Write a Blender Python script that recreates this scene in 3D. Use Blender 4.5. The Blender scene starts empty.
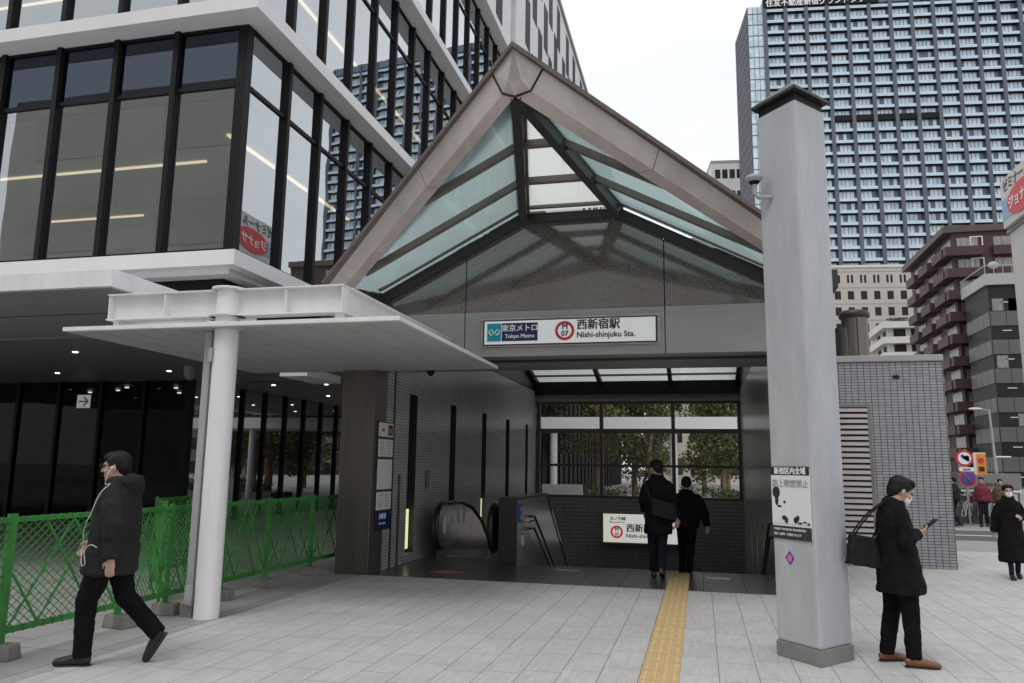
import bpy, bmesh, math, random
from mathutils import Vector, Matrix, noise
random.seed(7)
C = bpy.context.scene
COL = C.collection
R_ = math.radians

# ---------------------------------------------------------------- camera
cam_d = bpy.data.cameras.new('camera'); cam = bpy.data.objects.new('camera', cam_d); COL.objects.link(cam)
cam_d.sensor_width = 36.0; cam_d.lens = 774.37 / 1024 * 36; cam_d.clip_start = 0.05; cam_d.clip_end = 4000
cR = Vector((0.97225493, 0.23352992, 0.01356949)); cU = Vector((0.02437707, -0.15883985, 0.98700337)); cF = Vector((-0.23265019, 0.95928811, 0.1601256))
cam.matrix_world = Matrix(((cR.x, cU.x, -cF.x, 0), (cR.y, cU.y, -cF.y, 0), (cR.z, cU.z, -cF.z, 1.7), (0, 0, 0, 1)))
C.camera = cam

# ---------------------------------------------------------------- sky and sun (overcast)
SUN_EL, SUN_AZ = 58, 200      # elevation, compass bearing of the (veiled) sun
w = bpy.data.worlds.new('World'); C.world = w; w.use_nodes = True
nt = w.node_tree; nt.nodes.clear()
out = nt.nodes.new('ShaderNodeOutputWorld'); bg = nt.nodes.new('ShaderNodeBackground')
sky = nt.nodes.new('ShaderNodeTexSky'); sky.sky_type = 'NISHITA'; sky.sun_disc = False
sky.sun_elevation = R_(SUN_EL); sky.sun_rotation = R_(SUN_AZ); sky.dust_density = 4; sky.air_density = 1
tc = nt.nodes.new('ShaderNodeTexCoord'); mp = nt.nodes.new('ShaderNodeMapping'); mp.inputs['Scale'].default_value = (1, 1, 2.4)
cl = nt.nodes.new('ShaderNodeTexNoise'); cl.inputs['Scale'].default_value = 2.2; cl.inputs['Detail'].default_value = 6; cl.inputs['Roughness'].default_value = .5
cr = nt.nodes.new('ShaderNodeValToRGB')
cr.color_ramp.elements[0].position = .3; cr.color_ramp.elements[0].color = (5.9, 6.05, 6.25, 1)
cr.color_ramp.elements[1].position = .7; cr.color_ramp.elements[1].color = (7.2, 7.28, 7.4, 1)
mx = nt.nodes.new('ShaderNodeMix'); mx.data_type = 'RGBA'; mx.inputs[0].default_value = .92
nt.links.new(tc.outputs['Generated'], mp.inputs[0]); nt.links.new(mp.outputs[0], cl.inputs[0]); nt.links.new(cl.outputs[0], cr.inputs[0])
nt.links.new(sky.outputs[0], mx.inputs[6]); nt.links.new(cr.outputs[0], mx.inputs[7])
nt.links.new(mx.outputs[2], bg.inputs[0]); bg.inputs[1].default_value = .147
nt.links.new(bg.outputs[0], out.inputs[0])
sd = bpy.data.lights.new('sun', 'SUN'); sd.energy = .9; sd.angle = R_(22); sd.color = (1, .97, .93)
sun = bpy.data.objects.new('sun', sd); COL.objects.link(sun)
a = R_(SUN_AZ); e = R_(SUN_EL)
sdir = Vector((math.sin(a) * math.cos(e), math.cos(a) * math.cos(e), math.sin(e)))
sun.rotation_euler = sdir.to_track_quat('Z', 'Y').to_euler()
C.view_settings.view_transform = 'Standard'; C.view_settings.look = 'None'; C.view_settings.gamma = 1; C.view_settings.use_curve_mapping = False
C.view_settings.exposure = 0.12
C.render.engine = 'CYCLES'; C.cycles.max_bounces = 8; C.cycles.transparent_max_bounces = 16

# ---------------------------------------------------------------- materials
def mat(name, col, rough=.6, metal=0., var=.12, scale=6., bump=0., spec=.5, emit=None, es=1., stretch=(1, 1, 1), fine=0.):
    m = bpy.data.materials.new(name); m.use_nodes = True; n = m.node_tree; b = n.nodes['Principled BSDF']
    b.inputs['Roughness'].default_value = rough; b.inputs['Metallic'].default_value = metal; b.inputs['Specular IOR Level'].default_value = spec
    b.inputs['Base Color'].default_value = (*col, 1)
    if var > 0:
        g = n.nodes.new('ShaderNodeNewGeometry'); mpn = n.nodes.new('ShaderNodeMapping'); mpn.inputs['Scale'].default_value = stretch
        t = n.nodes.new('ShaderNodeTexNoise'); t.inputs['Scale'].default_value = scale; t.inputs['Detail'].default_value = 6; t.inputs['Roughness'].default_value = .65
        r = n.nodes.new('ShaderNodeValToRGB')
        r.color_ramp.elements[0].position = .3; r.color_ramp.elements[0].color = (*[c * (1 - var) for c in col], 1)
        r.color_ramp.elements[1].position = .7; r.color_ramp.elements[1].color = (*[min(1, c * (1 + var)) for c in col], 1)
        n.links.new(g.outputs['Position'], mpn.inputs[0]); n.links.new(mpn.outputs[0], t.inputs['Vector']); n.links.new(t.outputs[0], r.inputs[0]); n.links.new(r.outputs[0], b.inputs['Base Color'])
        mr = n.nodes.new('ShaderNodeMapRange'); mr.inputs['To Min'].default_value = max(.02, rough - .1); mr.inputs['To Max'].default_value = min(1, rough + .1)
        n.links.new(t.outputs[0], mr.inputs[0]); n.links.new(mr.outputs[0], b.inputs['Roughness'])
        if bump:
            bp = n.nodes.new('ShaderNodeBump'); bp.inputs['Strength'].default_value = bump; bp.inputs['Distance'].default_value = .02
            t2 = n.nodes.new('ShaderNodeTexNoise'); t2.inputs['Scale'].default_value = fine or scale * 5; t2.inputs['Detail'].default_value = 5
            n.links.new(mpn.outputs[0], t2.inputs['Vector']); n.links.new(t2.outputs[0], bp.inputs['Height']); n.links.new(bp.outputs[0], b.inputs['Normal'])
    if emit:
        b.inputs['Emission Color'].default_value = (*emit, 1); b.inputs['Emission Strength'].default_value = es
    return m

def glassmat(name, tint, refl=.25, rcol=(.9, .95, 1), rough=.0, wav=0., milky=0., mcol=(.7, .8, .8)):
    m = bpy.data.materials.new(name); m.use_nodes = True; n = m.node_tree; n.nodes.clear()
    o = n.nodes.new('ShaderNodeOutputMaterial'); t = n.nodes.new('ShaderNodeBsdfTransparent'); t.inputs[0].default_value = (*tint, 1)
    g = n.nodes.new('ShaderNodeBsdfGlossy'); g.inputs['Color'].default_value = (*rcol, 1); g.inputs['Roughness'].default_value = rough
    lw = n.nodes.new('ShaderNodeLayerWeight'); lw.inputs[0].default_value = .5
    pw = n.nodes.new('ShaderNodeMath'); pw.operation = 'POWER'; pw.inputs[1].default_value = 5; n.links.new(lw.outputs['Facing'], pw.inputs[0])
    f = n.nodes.new('ShaderNodeMath'); f.operation = 'MULTIPLY'; f.inputs[1].default_value = .9; n.links.new(pw.outputs[0], f.inputs[0])
    ma = n.nodes.new('ShaderNodeMath'); ma.operation = 'ADD'; ma.use_clamp = True; ma.inputs[1].default_value = refl
    mxs = n.nodes.new('ShaderNodeMixShader')
    n.links.new(f.outputs[0], ma.inputs[0]); n.links.new(ma.outputs[0], mxs.inputs[0]); n.links.new(t.outputs[0], mxs.inputs[1]); n.links.new(g.outputs[0], mxs.inputs[2]); n.links.new(mxs.outputs[0], o.inputs[0])
    if milky:
        tl_ = n.nodes.new('ShaderNodeBsdfTranslucent'); tl_.inputs[0].default_value = (*mcol, 1); m2_ = n.nodes.new('ShaderNodeMixShader'); m2_.inputs[0].default_value = milky
        n.links.new(t.outputs[0], m2_.inputs[1]); n.links.new(tl_.outputs[0], m2_.inputs[2]); n.links.new(m2_.outputs[0], mxs.inputs[1])
    if wav:
        ge = n.nodes.new('ShaderNodeNewGeometry'); tx = n.nodes.new('ShaderNodeTexNoise'); tx.inputs['Scale'].default_value = .8; tx.inputs['Detail'].default_value = 1
        bp = n.nodes.new('ShaderNodeBump'); bp.inputs['Strength'].default_value = wav; bp.inputs['Distance'].default_value = .02
        n.links.new(ge.outputs['Position'], tx.inputs['Vector']); n.links.new(tx.outputs[0], bp.inputs['Height']); n.links.new(bp.outputs[0], g.inputs['Normal'])
    return m

def tilemat(name, c1, c2, mortar, bw, rh, ms, axes='xz', rough=.4, randoff=False, phase=(0, 0), bump=.4, dirt=.12, streak=None, spec=.5, dscale=1.2, spots=0):
    """grid of tiles on world coordinates; axes picks the plane the tiles lie in"""
    m = bpy.data.materials.new(name); m.use_nodes = True; n = m.node_tree; b = n.nodes['Principled BSDF']
    b.inputs['Roughness'].default_value = rough; b.inputs['Specular IOR Level'].default_value = spec
    g = n.nodes.new('ShaderNodeNewGeometry'); s = n.nodes.new('ShaderNodeSeparateXYZ'); n.links.new(g.outputs['Position'], s.inputs[0])
    def mth(op, a, bb=None):
        q = n.nodes.new('ShaderNodeMath'); q.operation = op
        for i, v in enumerate((a, bb)):
            if v is None: continue
            if isinstance(v, (int, float)): q.inputs[i].default_value = v
            else: n.links.new(v, q.inputs[i])
        return q.outputs[0]
    U = mth('ADD', s.outputs['XYZ'.index(axes[0].upper())], 100 * bw - phase[0]); V = mth('ADD', s.outputs['XYZ'.index(axes[1].upper())], 100 * rh - phase[1])
    if randoff:
        fl = mth('FLOOR', mth('DIVIDE', V, rh)); wn = n.nodes.new('ShaderNodeTexWhiteNoise'); wn.noise_dimensions = '1D'; n.links.new(fl, wn.inputs['W'])
        U = mth('ADD', U, mth('MULTIPLY', wn.outputs['Value'], bw))
    cb = n.nodes.new('ShaderNodeCombineXYZ'); n.links.new(U, cb.inputs[0]); n.links.new(V, cb.inputs[1])
    br = n.nodes.new('ShaderNodeTexBrick'); br.offset = 0; br.squash = 1
    br.inputs['Scale'].default_value = 1; br.inputs['Mortar Size'].default_value = ms; br.inputs['Mortar Smooth'].default_value = .1
    br.inputs['Brick Width'].default_value = bw; br.inputs['Row Height'].default_value = rh
    br.inputs['Color1'].default_value = (*c1, 1); br.inputs['Color2'].default_value = (*c2, 1); br.inputs['Mortar'].default_value = (*mortar, 1)
    n.links.new(cb.outputs[0], br.inputs['Vector'])
    t = n.nodes.new('ShaderNodeTexNoise'); t.inputs['Scale'].default_value = dscale; t.inputs['Detail'].default_value = 8; t.inputs['Roughness'].default_value = .7
    n.links.new(g.outputs['Position'], t.inputs['Vector'])
    r = n.nodes.new('ShaderNodeMapRange'); r.inputs['From Min'].default_value = .3; r.inputs['From Max'].default_value = .7; r.inputs['To Min'].default_value = 1 - dirt; r.inputs['To Max'].default_value = 1 + dirt
    n.links.new(t.outputs[0], r.inputs[0])
    fac = r.outputs[0]
    if streak:
        mp2 = n.nodes.new('ShaderNodeMapping'); mp2.inputs['Scale'].default_value = streak
        t3 = n.nodes.new('ShaderNodeTexNoise'); t3.inputs['Scale'].default_value = 1; t3.inputs['Detail'].default_value = 3
        n.links.new(g.outputs['Position'], mp2.inputs[0]); n.links.new(mp2.outputs[0], t3.inputs['Vector'])
        r3 = n.nodes.new('ShaderNodeMapRange'); r3.inputs['From Min'].default_value = .3; r3.inputs['From Max'].default_value = .7; r3.inputs['To Min'].default_value = .9; r3.inputs['To Max'].default_value = 1.1
        n.links.new(t3.outputs[0], r3.inputs[0]); fac = mth('MULTIPLY', fac, r3.outputs[0])
    if spots:
        vo = n.nodes.new('ShaderNodeTexVoronoi'); vo.inputs['Scale'].default_value = spots; n.links.new(g.outputs['Position'], vo.inputs['Vector'])
        sp = mth('SUBTRACT', vo.outputs['Distance'], mth('MULTIPLY', vo.outputs['Color'], .045)); r4 = n.nodes.new('ShaderNodeMapRange')
        r4.inputs['From Min'].default_value = 0; r4.inputs['From Max'].default_value = .02; r4.inputs['To Min'].default_value = .72; r4.inputs['To Max'].default_value = 1
        n.links.new(sp, r4.inputs[0]); fac = mth('MULTIPLY', fac, r4.outputs[0])
        t5 = n.nodes.new('ShaderNodeTexNoise'); t5.inputs['Scale'].default_value = 90; t5.inputs['Detail'].default_value = 3; n.links.new(g.outputs['Position'], t5.inputs['Vector'])
        r5 = n.nodes.new('ShaderNodeMapRange'); r5.inputs['From Min'].default_value = .3; r5.inputs['From Max'].default_value = .7; r5.inputs['To Min'].default_value = .88; r5.inputs['To Max'].default_value = 1.12
        n.links.new(t5.outputs[0], r5.inputs[0]); fac = mth('MULTIPLY', fac, r5.outputs[0])
    sc = n.nodes.new('ShaderNodeVectorMath'); sc.operation = 'SCALE'; n.links.new(br.outputs['Color'], sc.inputs[0]); n.links.new(fac, sc.inputs['Scale'])
    n.links.new(sc.outputs[0], b.inputs['Base Color'])
    rr = n.nodes.new('ShaderNodeMapRange'); rr.inputs['To Min'].default_value = rough; rr.inputs['To Max'].default_value = .85
    n.links.new(br.outputs['Fac'], rr.inputs[0]); n.links.new(rr.outputs[0], b.inputs['Roughness'])
    bp = n.nodes.new('ShaderNodeBump'); bp.inputs['Strength'].default_value = bump; bp.inputs['Distance'].default_value = .004; bp.invert = True
    n.links.new(br.outputs['Fac'], bp.inputs['Height']); n.links.new(bp.outputs[0], b.inputs['Normal'])
    return m

M = {}
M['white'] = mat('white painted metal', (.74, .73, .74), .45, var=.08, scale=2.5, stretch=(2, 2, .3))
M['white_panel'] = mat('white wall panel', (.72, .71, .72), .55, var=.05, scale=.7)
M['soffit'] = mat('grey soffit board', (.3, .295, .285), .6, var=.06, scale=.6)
M['darkceil'] = mat('dark ceiling board', (.27, .26, .25), .5, var=.06, scale=.6)
M['black'] = mat('black mullion metal', (.008, .008, .009), .5, var=0, spec=.2)
M['blackfr'] = mat('black steel frame', (.022, .021, .02), .45, var=.2, scale=5)
M['brown'] = mat('brown stainless steel', (.125, .11, .097), .38, metal=.5, var=.18, scale=1.2, stretch=(3, 3, .4))
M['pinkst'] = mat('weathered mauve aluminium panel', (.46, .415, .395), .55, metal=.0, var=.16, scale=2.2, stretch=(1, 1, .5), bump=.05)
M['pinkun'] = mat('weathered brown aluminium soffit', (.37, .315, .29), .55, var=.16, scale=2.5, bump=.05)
M['coping'] = mat('dark brown coping', (.11, .085, .075), .6, var=.25, scale=4)
M['lintel'] = mat('grey brushed metal fascia', (.34, .33, .315), .42, metal=.15, var=.08, scale=1.5, stretch=(.4, 1, 3))
M['granite'] = mat('polished brown granite', (.1, .088, .078), .03, var=.5, scale=45, spec=1.0)
M['granite'].node_tree.nodes['Principled BSDF'].inputs['IOR'].default_value = 1.95
M['purlin'] = mat('bronze glazing bar', (.17, .15, .135), .5, metal=.3, var=.15, scale=4)
M['skyglass'] = glassmat('blue green canopy glass', (.42, .56, .55), .04, milky=.75, mcol=(.39, .49, .485))
M['skyglass_top'] = glassmat('clear grey canopy glass', (.80, .81, .79), .03, milky=.8, mcol=(.72, .76, .71))
M['winglass'] = glassmat('large building glass', (.52, .53, .51), .42, (.8, .85, .88), wav=.05)
M['upperglass'] = glassmat('dark blue upper glass', (.12, .14, .17), .1, (.6, .72, .9), wav=.03)
M['winside'] = glassmat('large building side glass', (.6, .6, .58), .5, (.9, .95, .98), wav=.1)
M['groundglass'] = glassmat('ground floor glass', (.2, .2, .19), .05, (.25, .28, .28))
M['groundside'] = glassmat('ground floor side glass', (.2, .2, .19), .58, (.75, .78, .8))
M['backglass'] = glassmat('entrance back glass', (.96, .96, .94), .015)
M['floor'] = tilemat('pale plaza tiles', (.49, .48, .472), (.455, .447, .44), (.19, .185, .18), .646, .323, .0042, 'yx', .62, randoff=True, phase=(0, .11 % .323), dirt=.09, streak=(26, 3, 1), dscale=.9, bump=.3, spots=1.6)
M['slabs'] = tilemat('grey pavement slabs', (.33, .325, .315), (.285, .28, .275), (.1, .1, .1), 1.2, .9, .006, 'yx', .7, randoff=True, dirt=.16, dscale=1.1, bump=.3, spots=1.3)
M['darkfloor'] = tilemat('dark granite entrance tiles', (.082, .076, .072), (.066, .062, .06), (.022, .022, .022), .6, .45, .004, 'xy', .28, dirt=.2, dscale=3, bump=.2)
M['tile_front'] = tilemat('grey stack bond wall tiles', (.32, .32, .34), (.27, .27, .288), (.03, .03, .033), .113, .0535, .0052, 'xz', .35, dirt=.08, bump=.6)
M['tile_side'] = tilemat('grey stack bond side wall tiles', (.32, .32, .34), (.27, .27, .288), (.03, .03, .033), .113, .0535, .0052, 'yz', .35, dirt=.08, bump=.6)
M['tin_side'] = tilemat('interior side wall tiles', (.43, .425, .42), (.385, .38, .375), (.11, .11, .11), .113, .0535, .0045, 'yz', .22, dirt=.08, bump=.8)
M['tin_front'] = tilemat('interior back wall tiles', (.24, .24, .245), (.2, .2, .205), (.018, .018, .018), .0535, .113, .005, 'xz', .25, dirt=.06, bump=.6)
M['pillar'] = mat('grey painted concrete pillar', (.4, .415, .435), .6, var=.12, scale=3.2, stretch=(1.4, 1.4, .35), bump=.15, fine=22)
M['pillarbase'] = mat('grey pillar base band', (.2, .195, .185), .6, var=.15, scale=6)
M['green'] = mat('green fence plastic', (.036, .2, .036), .6, var=.35, scale=4)
M['concrete'] = mat('grey concrete', (.19, .18, .165), .85, var=.25, scale=9, bump=.3)
M['yellow'] = mat('yellow tactile tile', (.59, .435, .215), .75, var=.1, scale=9)
M['signwhite'] = mat('white sign face', (.78, .78, .78), .4, var=0, emit=(.8, .82, .85), es=.18)
M['signlit'] = mat('lit white sign face', (.75, .75, .72), .4, var=0, emit=(1, 1, .95), es=.42)
M['paper'] = mat('white paper board', (.68, .68, .68), .5, var=.04)
M['inkblack'] = mat('black ink', (.012, .012, .014), .5, var=0)
M['inkgrey'] = mat('grey ink', (.3, .31, .33), .5, var=0)
M['inkred'] = mat('red ink', (.6, .03, .035), .5, var=0)
M['inknavy'] = mat('navy ink', (.01, .022, .1), .4, var=0)
M['inkteal'] = mat('teal ink', (.01, .3, .4), .4, var=0)
M['inkblue'] = mat('blue ink', (.02, .08, .35), .4, var=0)
M['inkwhite'] = mat('white ink', (.85, .85, .85), .5, var=0)
M['inkorange'] = mat('orange paint', (.75, .25, .02), .5, var=0)
M['inkpurple'] = mat('purple sticker ink', (.06, .03, .25), .5, var=0)
M['inkpink'] = mat('pink sticker ink', (.7, .12, .35), .5, var=0)
M['steel'] = mat('stainless steel', (.42, .41, .39), .25, metal=.9, var=.1, scale=3)
M['darksteel'] = mat('dark stainless steel', (.16, .155, .15), .22, metal=.8, var=.1, scale=3)
M['rubber'] = mat('black rubber', (.014, .014, .014), .4, var=0)
M['greylight'] = mat('grey painted pipe', (.36, .36, .37), .5, var=.06)
M['lamp'] = mat('lit downlight', (1, 1, 1), .5, var=0, emit=(1, .92, .78), es=4.5)
M['lampwarm'] = mat('lit strip light', (1, 1, 1), .5, var=0, emit=(1, .82, .55), es=1.6)
M['niche'] = mat('lit wall niche', (.7, .65, .4), .5, var=0, emit=(.85, .86, .5), es=.75)
M['beige'] = mat('beige interior board', (.46, .445, .4), .8, var=.08, scale=.5)
M['beigefac'] = mat('beige stone facade', (.44, .41, .38), .8, var=.06, scale=.2)
M['whitefac'] = mat('white rendered facade', (.6, .59, .56), .8, var=.08, scale=.3)
M['inkpier'] = mat('dark navy tower side', (.03, .035, .05), .6, var=.2, scale=.1)
M['towerback'] = mat('dark recessed tower wall', (.12, .165, .24), .4, var=.2, scale=.1)
M['towerdark'] = mat('dark blue tower pier', (.09, .1, .13), .5, var=.1, scale=.05)
M['towerglass'] = mat('pale blue tower glass', (.5, .62, .7), .08, var=.3, scale=.35, spec=1.0)
M['towerwin'] = mat('pale curtained tower window', (.66, .77, .86), .15, var=.2, scale=.6, spec=1.0)
M['towerrail'] = mat('pale blue balcony glass', (.5, .65, .77), .2, var=.1, scale=.2)
M['towerblue'] = mat('blue balcony side screen', (.05, .09, .24), .4, var=.15, scale=.1)
M['winback'] = mat('dark window glass', (.026, .026, .028), .5, var=.3, scale=.4, spec=.15)
M['redbrick'] = mat('dark red brown tile', (.05, .021, .023), .6, var=.15, scale=.8)
M['redbrickd'] = mat('dark red brown tile roof edge', (.085, .058, .054), .6, var=.15, scale=.8)
M['curtain'] = mat('grey curtained window', (.2, .2, .2), .3, var=.6, scale=1.2, stretch=(3, 3, .2), spec=.8)
M['spandrel'] = mat('grey glass spandrel', (.105, .1, .104), .5, var=.1, scale=.3)
M['asphalt'] = mat('asphalt', (.085, .085, .085), .9, var=.15, scale=3, bump=.2)
M['roadpale'] = mat('pale pavement', (.3, .29, .28), .85, var=.12, scale=1.5)
M['leaf'] = mat('dark green leaves', (.1, .128, .042), .7, var=.5, scale=1.3)
M['leaf2'] = mat('olive autumn leaves', (.15, .16, .05), .7, var=.5, scale=1.3)
M['hedge'] = mat('hedge leaves', (.08, .13, .045), .7, var=.5, scale=3)
M['bark'] = mat('brown bark', (.3, .2, .125), .9, var=.35, scale=8, bump=.5, stretch=(1, 1, .3))
M['skin'] = mat('skin', (.43, .28, .21), .55, var=.06, scale=12)
M['hair'] = mat('black hair', (.008, .0075, .008), .6, var=.5, scale=60, spec=.25)
M['coat'] = mat('black coat cloth', (.0085, .0085, .0095), .9, var=.4, scale=9, bump=.35, fine=40, spec=.12)
M['coatgrey'] = mat('charcoal parka cloth', (.0165, .016, .0172), .8, var=.25, scale=7, bump=.25, fine=60, spec=.2)
M['trouser'] = mat('black trouser cloth', (.006, .006, .007), .9, var=.3, scale=9, bump=.3, fine=30, spec=.12)
M['navycloth'] = mat('navy denim', (.010, .012, .021), .85, var=.3, scale=9, spec=.2)
M['shoeb'] = mat('black shoe', (.011, .011, .011), .5, var=.2)
M['shoebr'] = mat('brown leather shoe', (.17, .068, .03), .38, var=.3, scale=12)
M['sole'] = mat('dark shoe sole', (.02, .016, .014), .7, var=0)
M['mask'] = mat('white face mask', (.78, .78, .78), .8, var=.03)
M['bag'] = mat('black leather bag', (.006, .006, .007), .6, var=.3, scale=8, spec=.25)
M['redcloth'] = mat('red cloth', (.17, .02, .03), .8, var=.2)
M['browncloth'] = mat('brown cloth', (.1, .06, .045), .8, var=.2)
M['wire'] = mat('white earphone cable', (.7, .7, .7), .4, var=0)
M['gold'] = mat('brass sign edge', (.4, .26, .08), .35, metal=.7, var=.05)

# ---------------------------------------------------------------- mesh helpers
class MB:
    def __init__(s): s.v = []; s.f = []; s.mi = []; s.sm = []; s.cur = 0
    def add(s, vs, fs, smooth=False):
        o = len(s.v); s.v += [tuple(v) for v in vs]
        for f in fs: s.f.append([i + o for i in f]); s.mi.append(s.cur); s.sm.append(smooth)
        return s
    def box(s, x0, x1, y0, y1, z0, z1):
        return s.add([(x0, y0, z0), (x1, y0, z0), (x1, y1, z0), (x0, y1, z0), (x0, y0, z1), (x1, y0, z1), (x1, y1, z1), (x0, y1, z1)],
                     [(0, 3, 2, 1), (4, 5, 6, 7), (0, 1, 5, 4), (1, 2, 6, 5), (2, 3, 7, 6), (3, 0, 4, 7)])
    def hexa(s, P8): return s.add(P8, [(0, 3, 2, 1), (4, 5, 6, 7), (0, 1, 5, 4), (1, 2, 6, 5), (2, 3, 7, 6), (3, 0, 4, 7)])
    def quad(s, *p): return s.add(p, [tuple(range(len(p)))])
    def prism(s, poly, axis, a0, a1):
        """extrude a 2-D polygon along an axis (x, y or z)"""
        def mk(p, a): return {'x': (a, p[0], p[1]), 'y': (p[0], a, p[1]), 'z': (p[0], p[1], a)}[axis]
        n = len(poly); vs = [mk(p, a0) for p in poly] + [mk(p, a1) for p in poly]
        return s.add(vs, [tuple(range(n))[::-1], tuple(range(n, 2 * n))] + [(i, (i + 1) % n, n + (i + 1) % n, n + i) for i in range(n)])
    def slab(s, pts, th):
        """polygon in space thickened along its normal by th"""
        p = [Vector(q) for q in pts]; nn = (p[1] - p[0]).cross(p[2] - p[0]).normalized() * th; n = len(p)
        vs = p + [q + nn for q in p]
        return s.add(vs, [tuple(range(n))[::-1], tuple(range(n, 2 * n))] + [(i, (i + 1) % n, n + (i + 1) % n, n + i) for i in range(n)])
    def bar(s, p0, p1, w, h, up=(0, 0, 1)):
        p0 = Vector(p0); p1 = Vector(p1); d = (p1 - p0).normalized(); up = Vector(up)
        sd_ = d.cross(up)
        if sd_.length < 1e-4: sd_ = d.cross(Vector((0, 1, 0)))
        sd_.normalize(); u = sd_.cross(d)
        sx = sd_ * w / 2; ux = u * h / 2
        return s.hexa([p0 - sx - ux, p0 + sx - ux, p1 + sx - ux, p1 - sx - ux, p0 - sx + ux, p0 + sx + ux, p1 + sx + ux, p1 - sx + ux])
    def tube(s, path, rad, n=12, side=None, smooth=True, cap=True):
        """swept tube; rad = number, list of numbers, or list of (ra, rb)"""
        P = [Vector(p) for p in path]; k = len(P)
        if not isinstance(rad, (list, tuple)): rad = [rad] * k
        vs = []; prev = None
        for i, p in enumerate(P):
            t = (P[min(i + 1, k - 1)] - P[max(i - 1, 0)]).normalized()
            ref = Vector(side) if side else (prev if prev is not None else (Vector((1, 0, 0)) if abs(t.x) < .9 else Vector((0, 1, 0))))
            a_ = (ref - t * ref.dot(t)).normalized(); b_ = t.cross(a_); prev = a_
            ra, rb = rad[i] if isinstance(rad[i], (list, tuple)) else (rad[i], rad[i])
            for j in range(n):
                an = 2 * math.pi * j / n; vs.append(p + a_ * ra * math.cos(an) + b_ * rb * math.sin(an))
        fs = [(i * n + j, i * n + (j + 1) % n, (i + 1) * n + (j + 1) % n, (i + 1) * n + j) for i in range(k - 1) for j in range(n)]
        s.add(vs, fs, smooth)
        if cap: s.add([vs[j] for j in range(n)][::-1], [tuple(range(n))]); s.add(vs[-n:], [tuple(range(n))])
        return s
    def ell(s, c, r, rot=None, n=14, m=9):
        c = Vector(c); vs = []; fs = []
        for i in range(m + 1):
            th = math.pi * i / m
            for j in range(n):
                ph = 2 * math.pi * j / n; q = Vector((r[0] * math.sin(th) * math.cos(ph), r[1] * math.sin(th) * math.sin(ph), r[2] * math.cos(th)))
                if rot is not None: q = rot @ q
                vs.append(c + q)
        for i in range(m):
            for j in range(n): fs.append((i * n + j, (i + 1) * n + j, (i + 1) * n + (j + 1) % n, i * n + (j + 1) % n))
        return s.add(vs, fs, True)
    def caps(s, p0, p1, r0, r1, n=12):
        """tapered capsule"""
        p0 = Vector(p0); p1 = Vector(p1); d = (p1 - p0).normalized()
        return s.tube([p0 - d * r0 * .95, p0 - d * r0 * .6, p0, p1, p1 + d * r1 * .6, p1 + d * r1 * .95], [r0 * .3, r0 * .8, r0, r1, r1 * .8, r1 * .3], n)
    def mesh(s, name, mats, off=(0, 0, 0)):
        me = bpy.data.meshes.new(name); o = Vector(off)
        me.from_pydata([Vector(v) - o for v in s.v], [], s.f)
        if not isinstance(mats, (list, tuple)): mats = [mats]
        for m in mats: me.materials.append(m)
        for p, i, sm in zip(me.polygons, s.mi, s.sm): p.material_index = min(i, len(mats) - 1); p.use_smooth = sm
        me.update()
        return me
    def build(s, name, mats, parent=None, local=False, bevel=0, clean=False):
        off = (0, 0, 0)
        if parent is not None and not local: off = wloc(parent)
        me = s.mesh(name, mats, off)
        if clean:
            bm = bmesh.new(); bm.from_mesh(me); bmesh.ops.remove_doubles(bm, verts=bm.verts, dist=1e-5); bmesh.ops.recalc_face_normals(bm, faces=bm.faces); bm.to_mesh(me); bm.free()
        o = bpy.data.objects.new(name, me); COL.objects.link(o)
        if parent is not None: o.parent = parent
        if bevel:
            b = o.modifiers.new('bevel', 'BEVEL'); b.width = bevel; b.segments = 2; b.limit_method = 'ANGLE'; b.angle_limit = R_(40)
        return o
def wloc(o):
    v = Vector((0, 0, 0))
    while o is not None: v += o.location; o = o.parent
    return v
def tag(o, label=None, cat=None, group=None, kind=None):
    if label: o['label'] = label
    if cat: o['category'] = cat
    if group: o['group'] = group
    if kind: o['kind'] = kind
    return o
def thing(name, label, cat, loc=(0, 0, 0), rz=0, group=None):
    o = bpy.data.objects.new(name, None); COL.objects.link(o); o.location = loc; o.rotation_euler = (0, 0, rz); o.empty_display_size = .2
    return tag(o, label, cat, group)
def copy_tree(o, parent=None):
    c = o.copy(); COL.objects.link(c)
    if parent is not None: c.parent = parent
    for ch in [x for x in bpy.data.objects if x.parent == o]: copy_tree(ch, c)
    return c
def struct(name, mb, m): return tag(mb.build(name, m), kind='structure')

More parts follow.
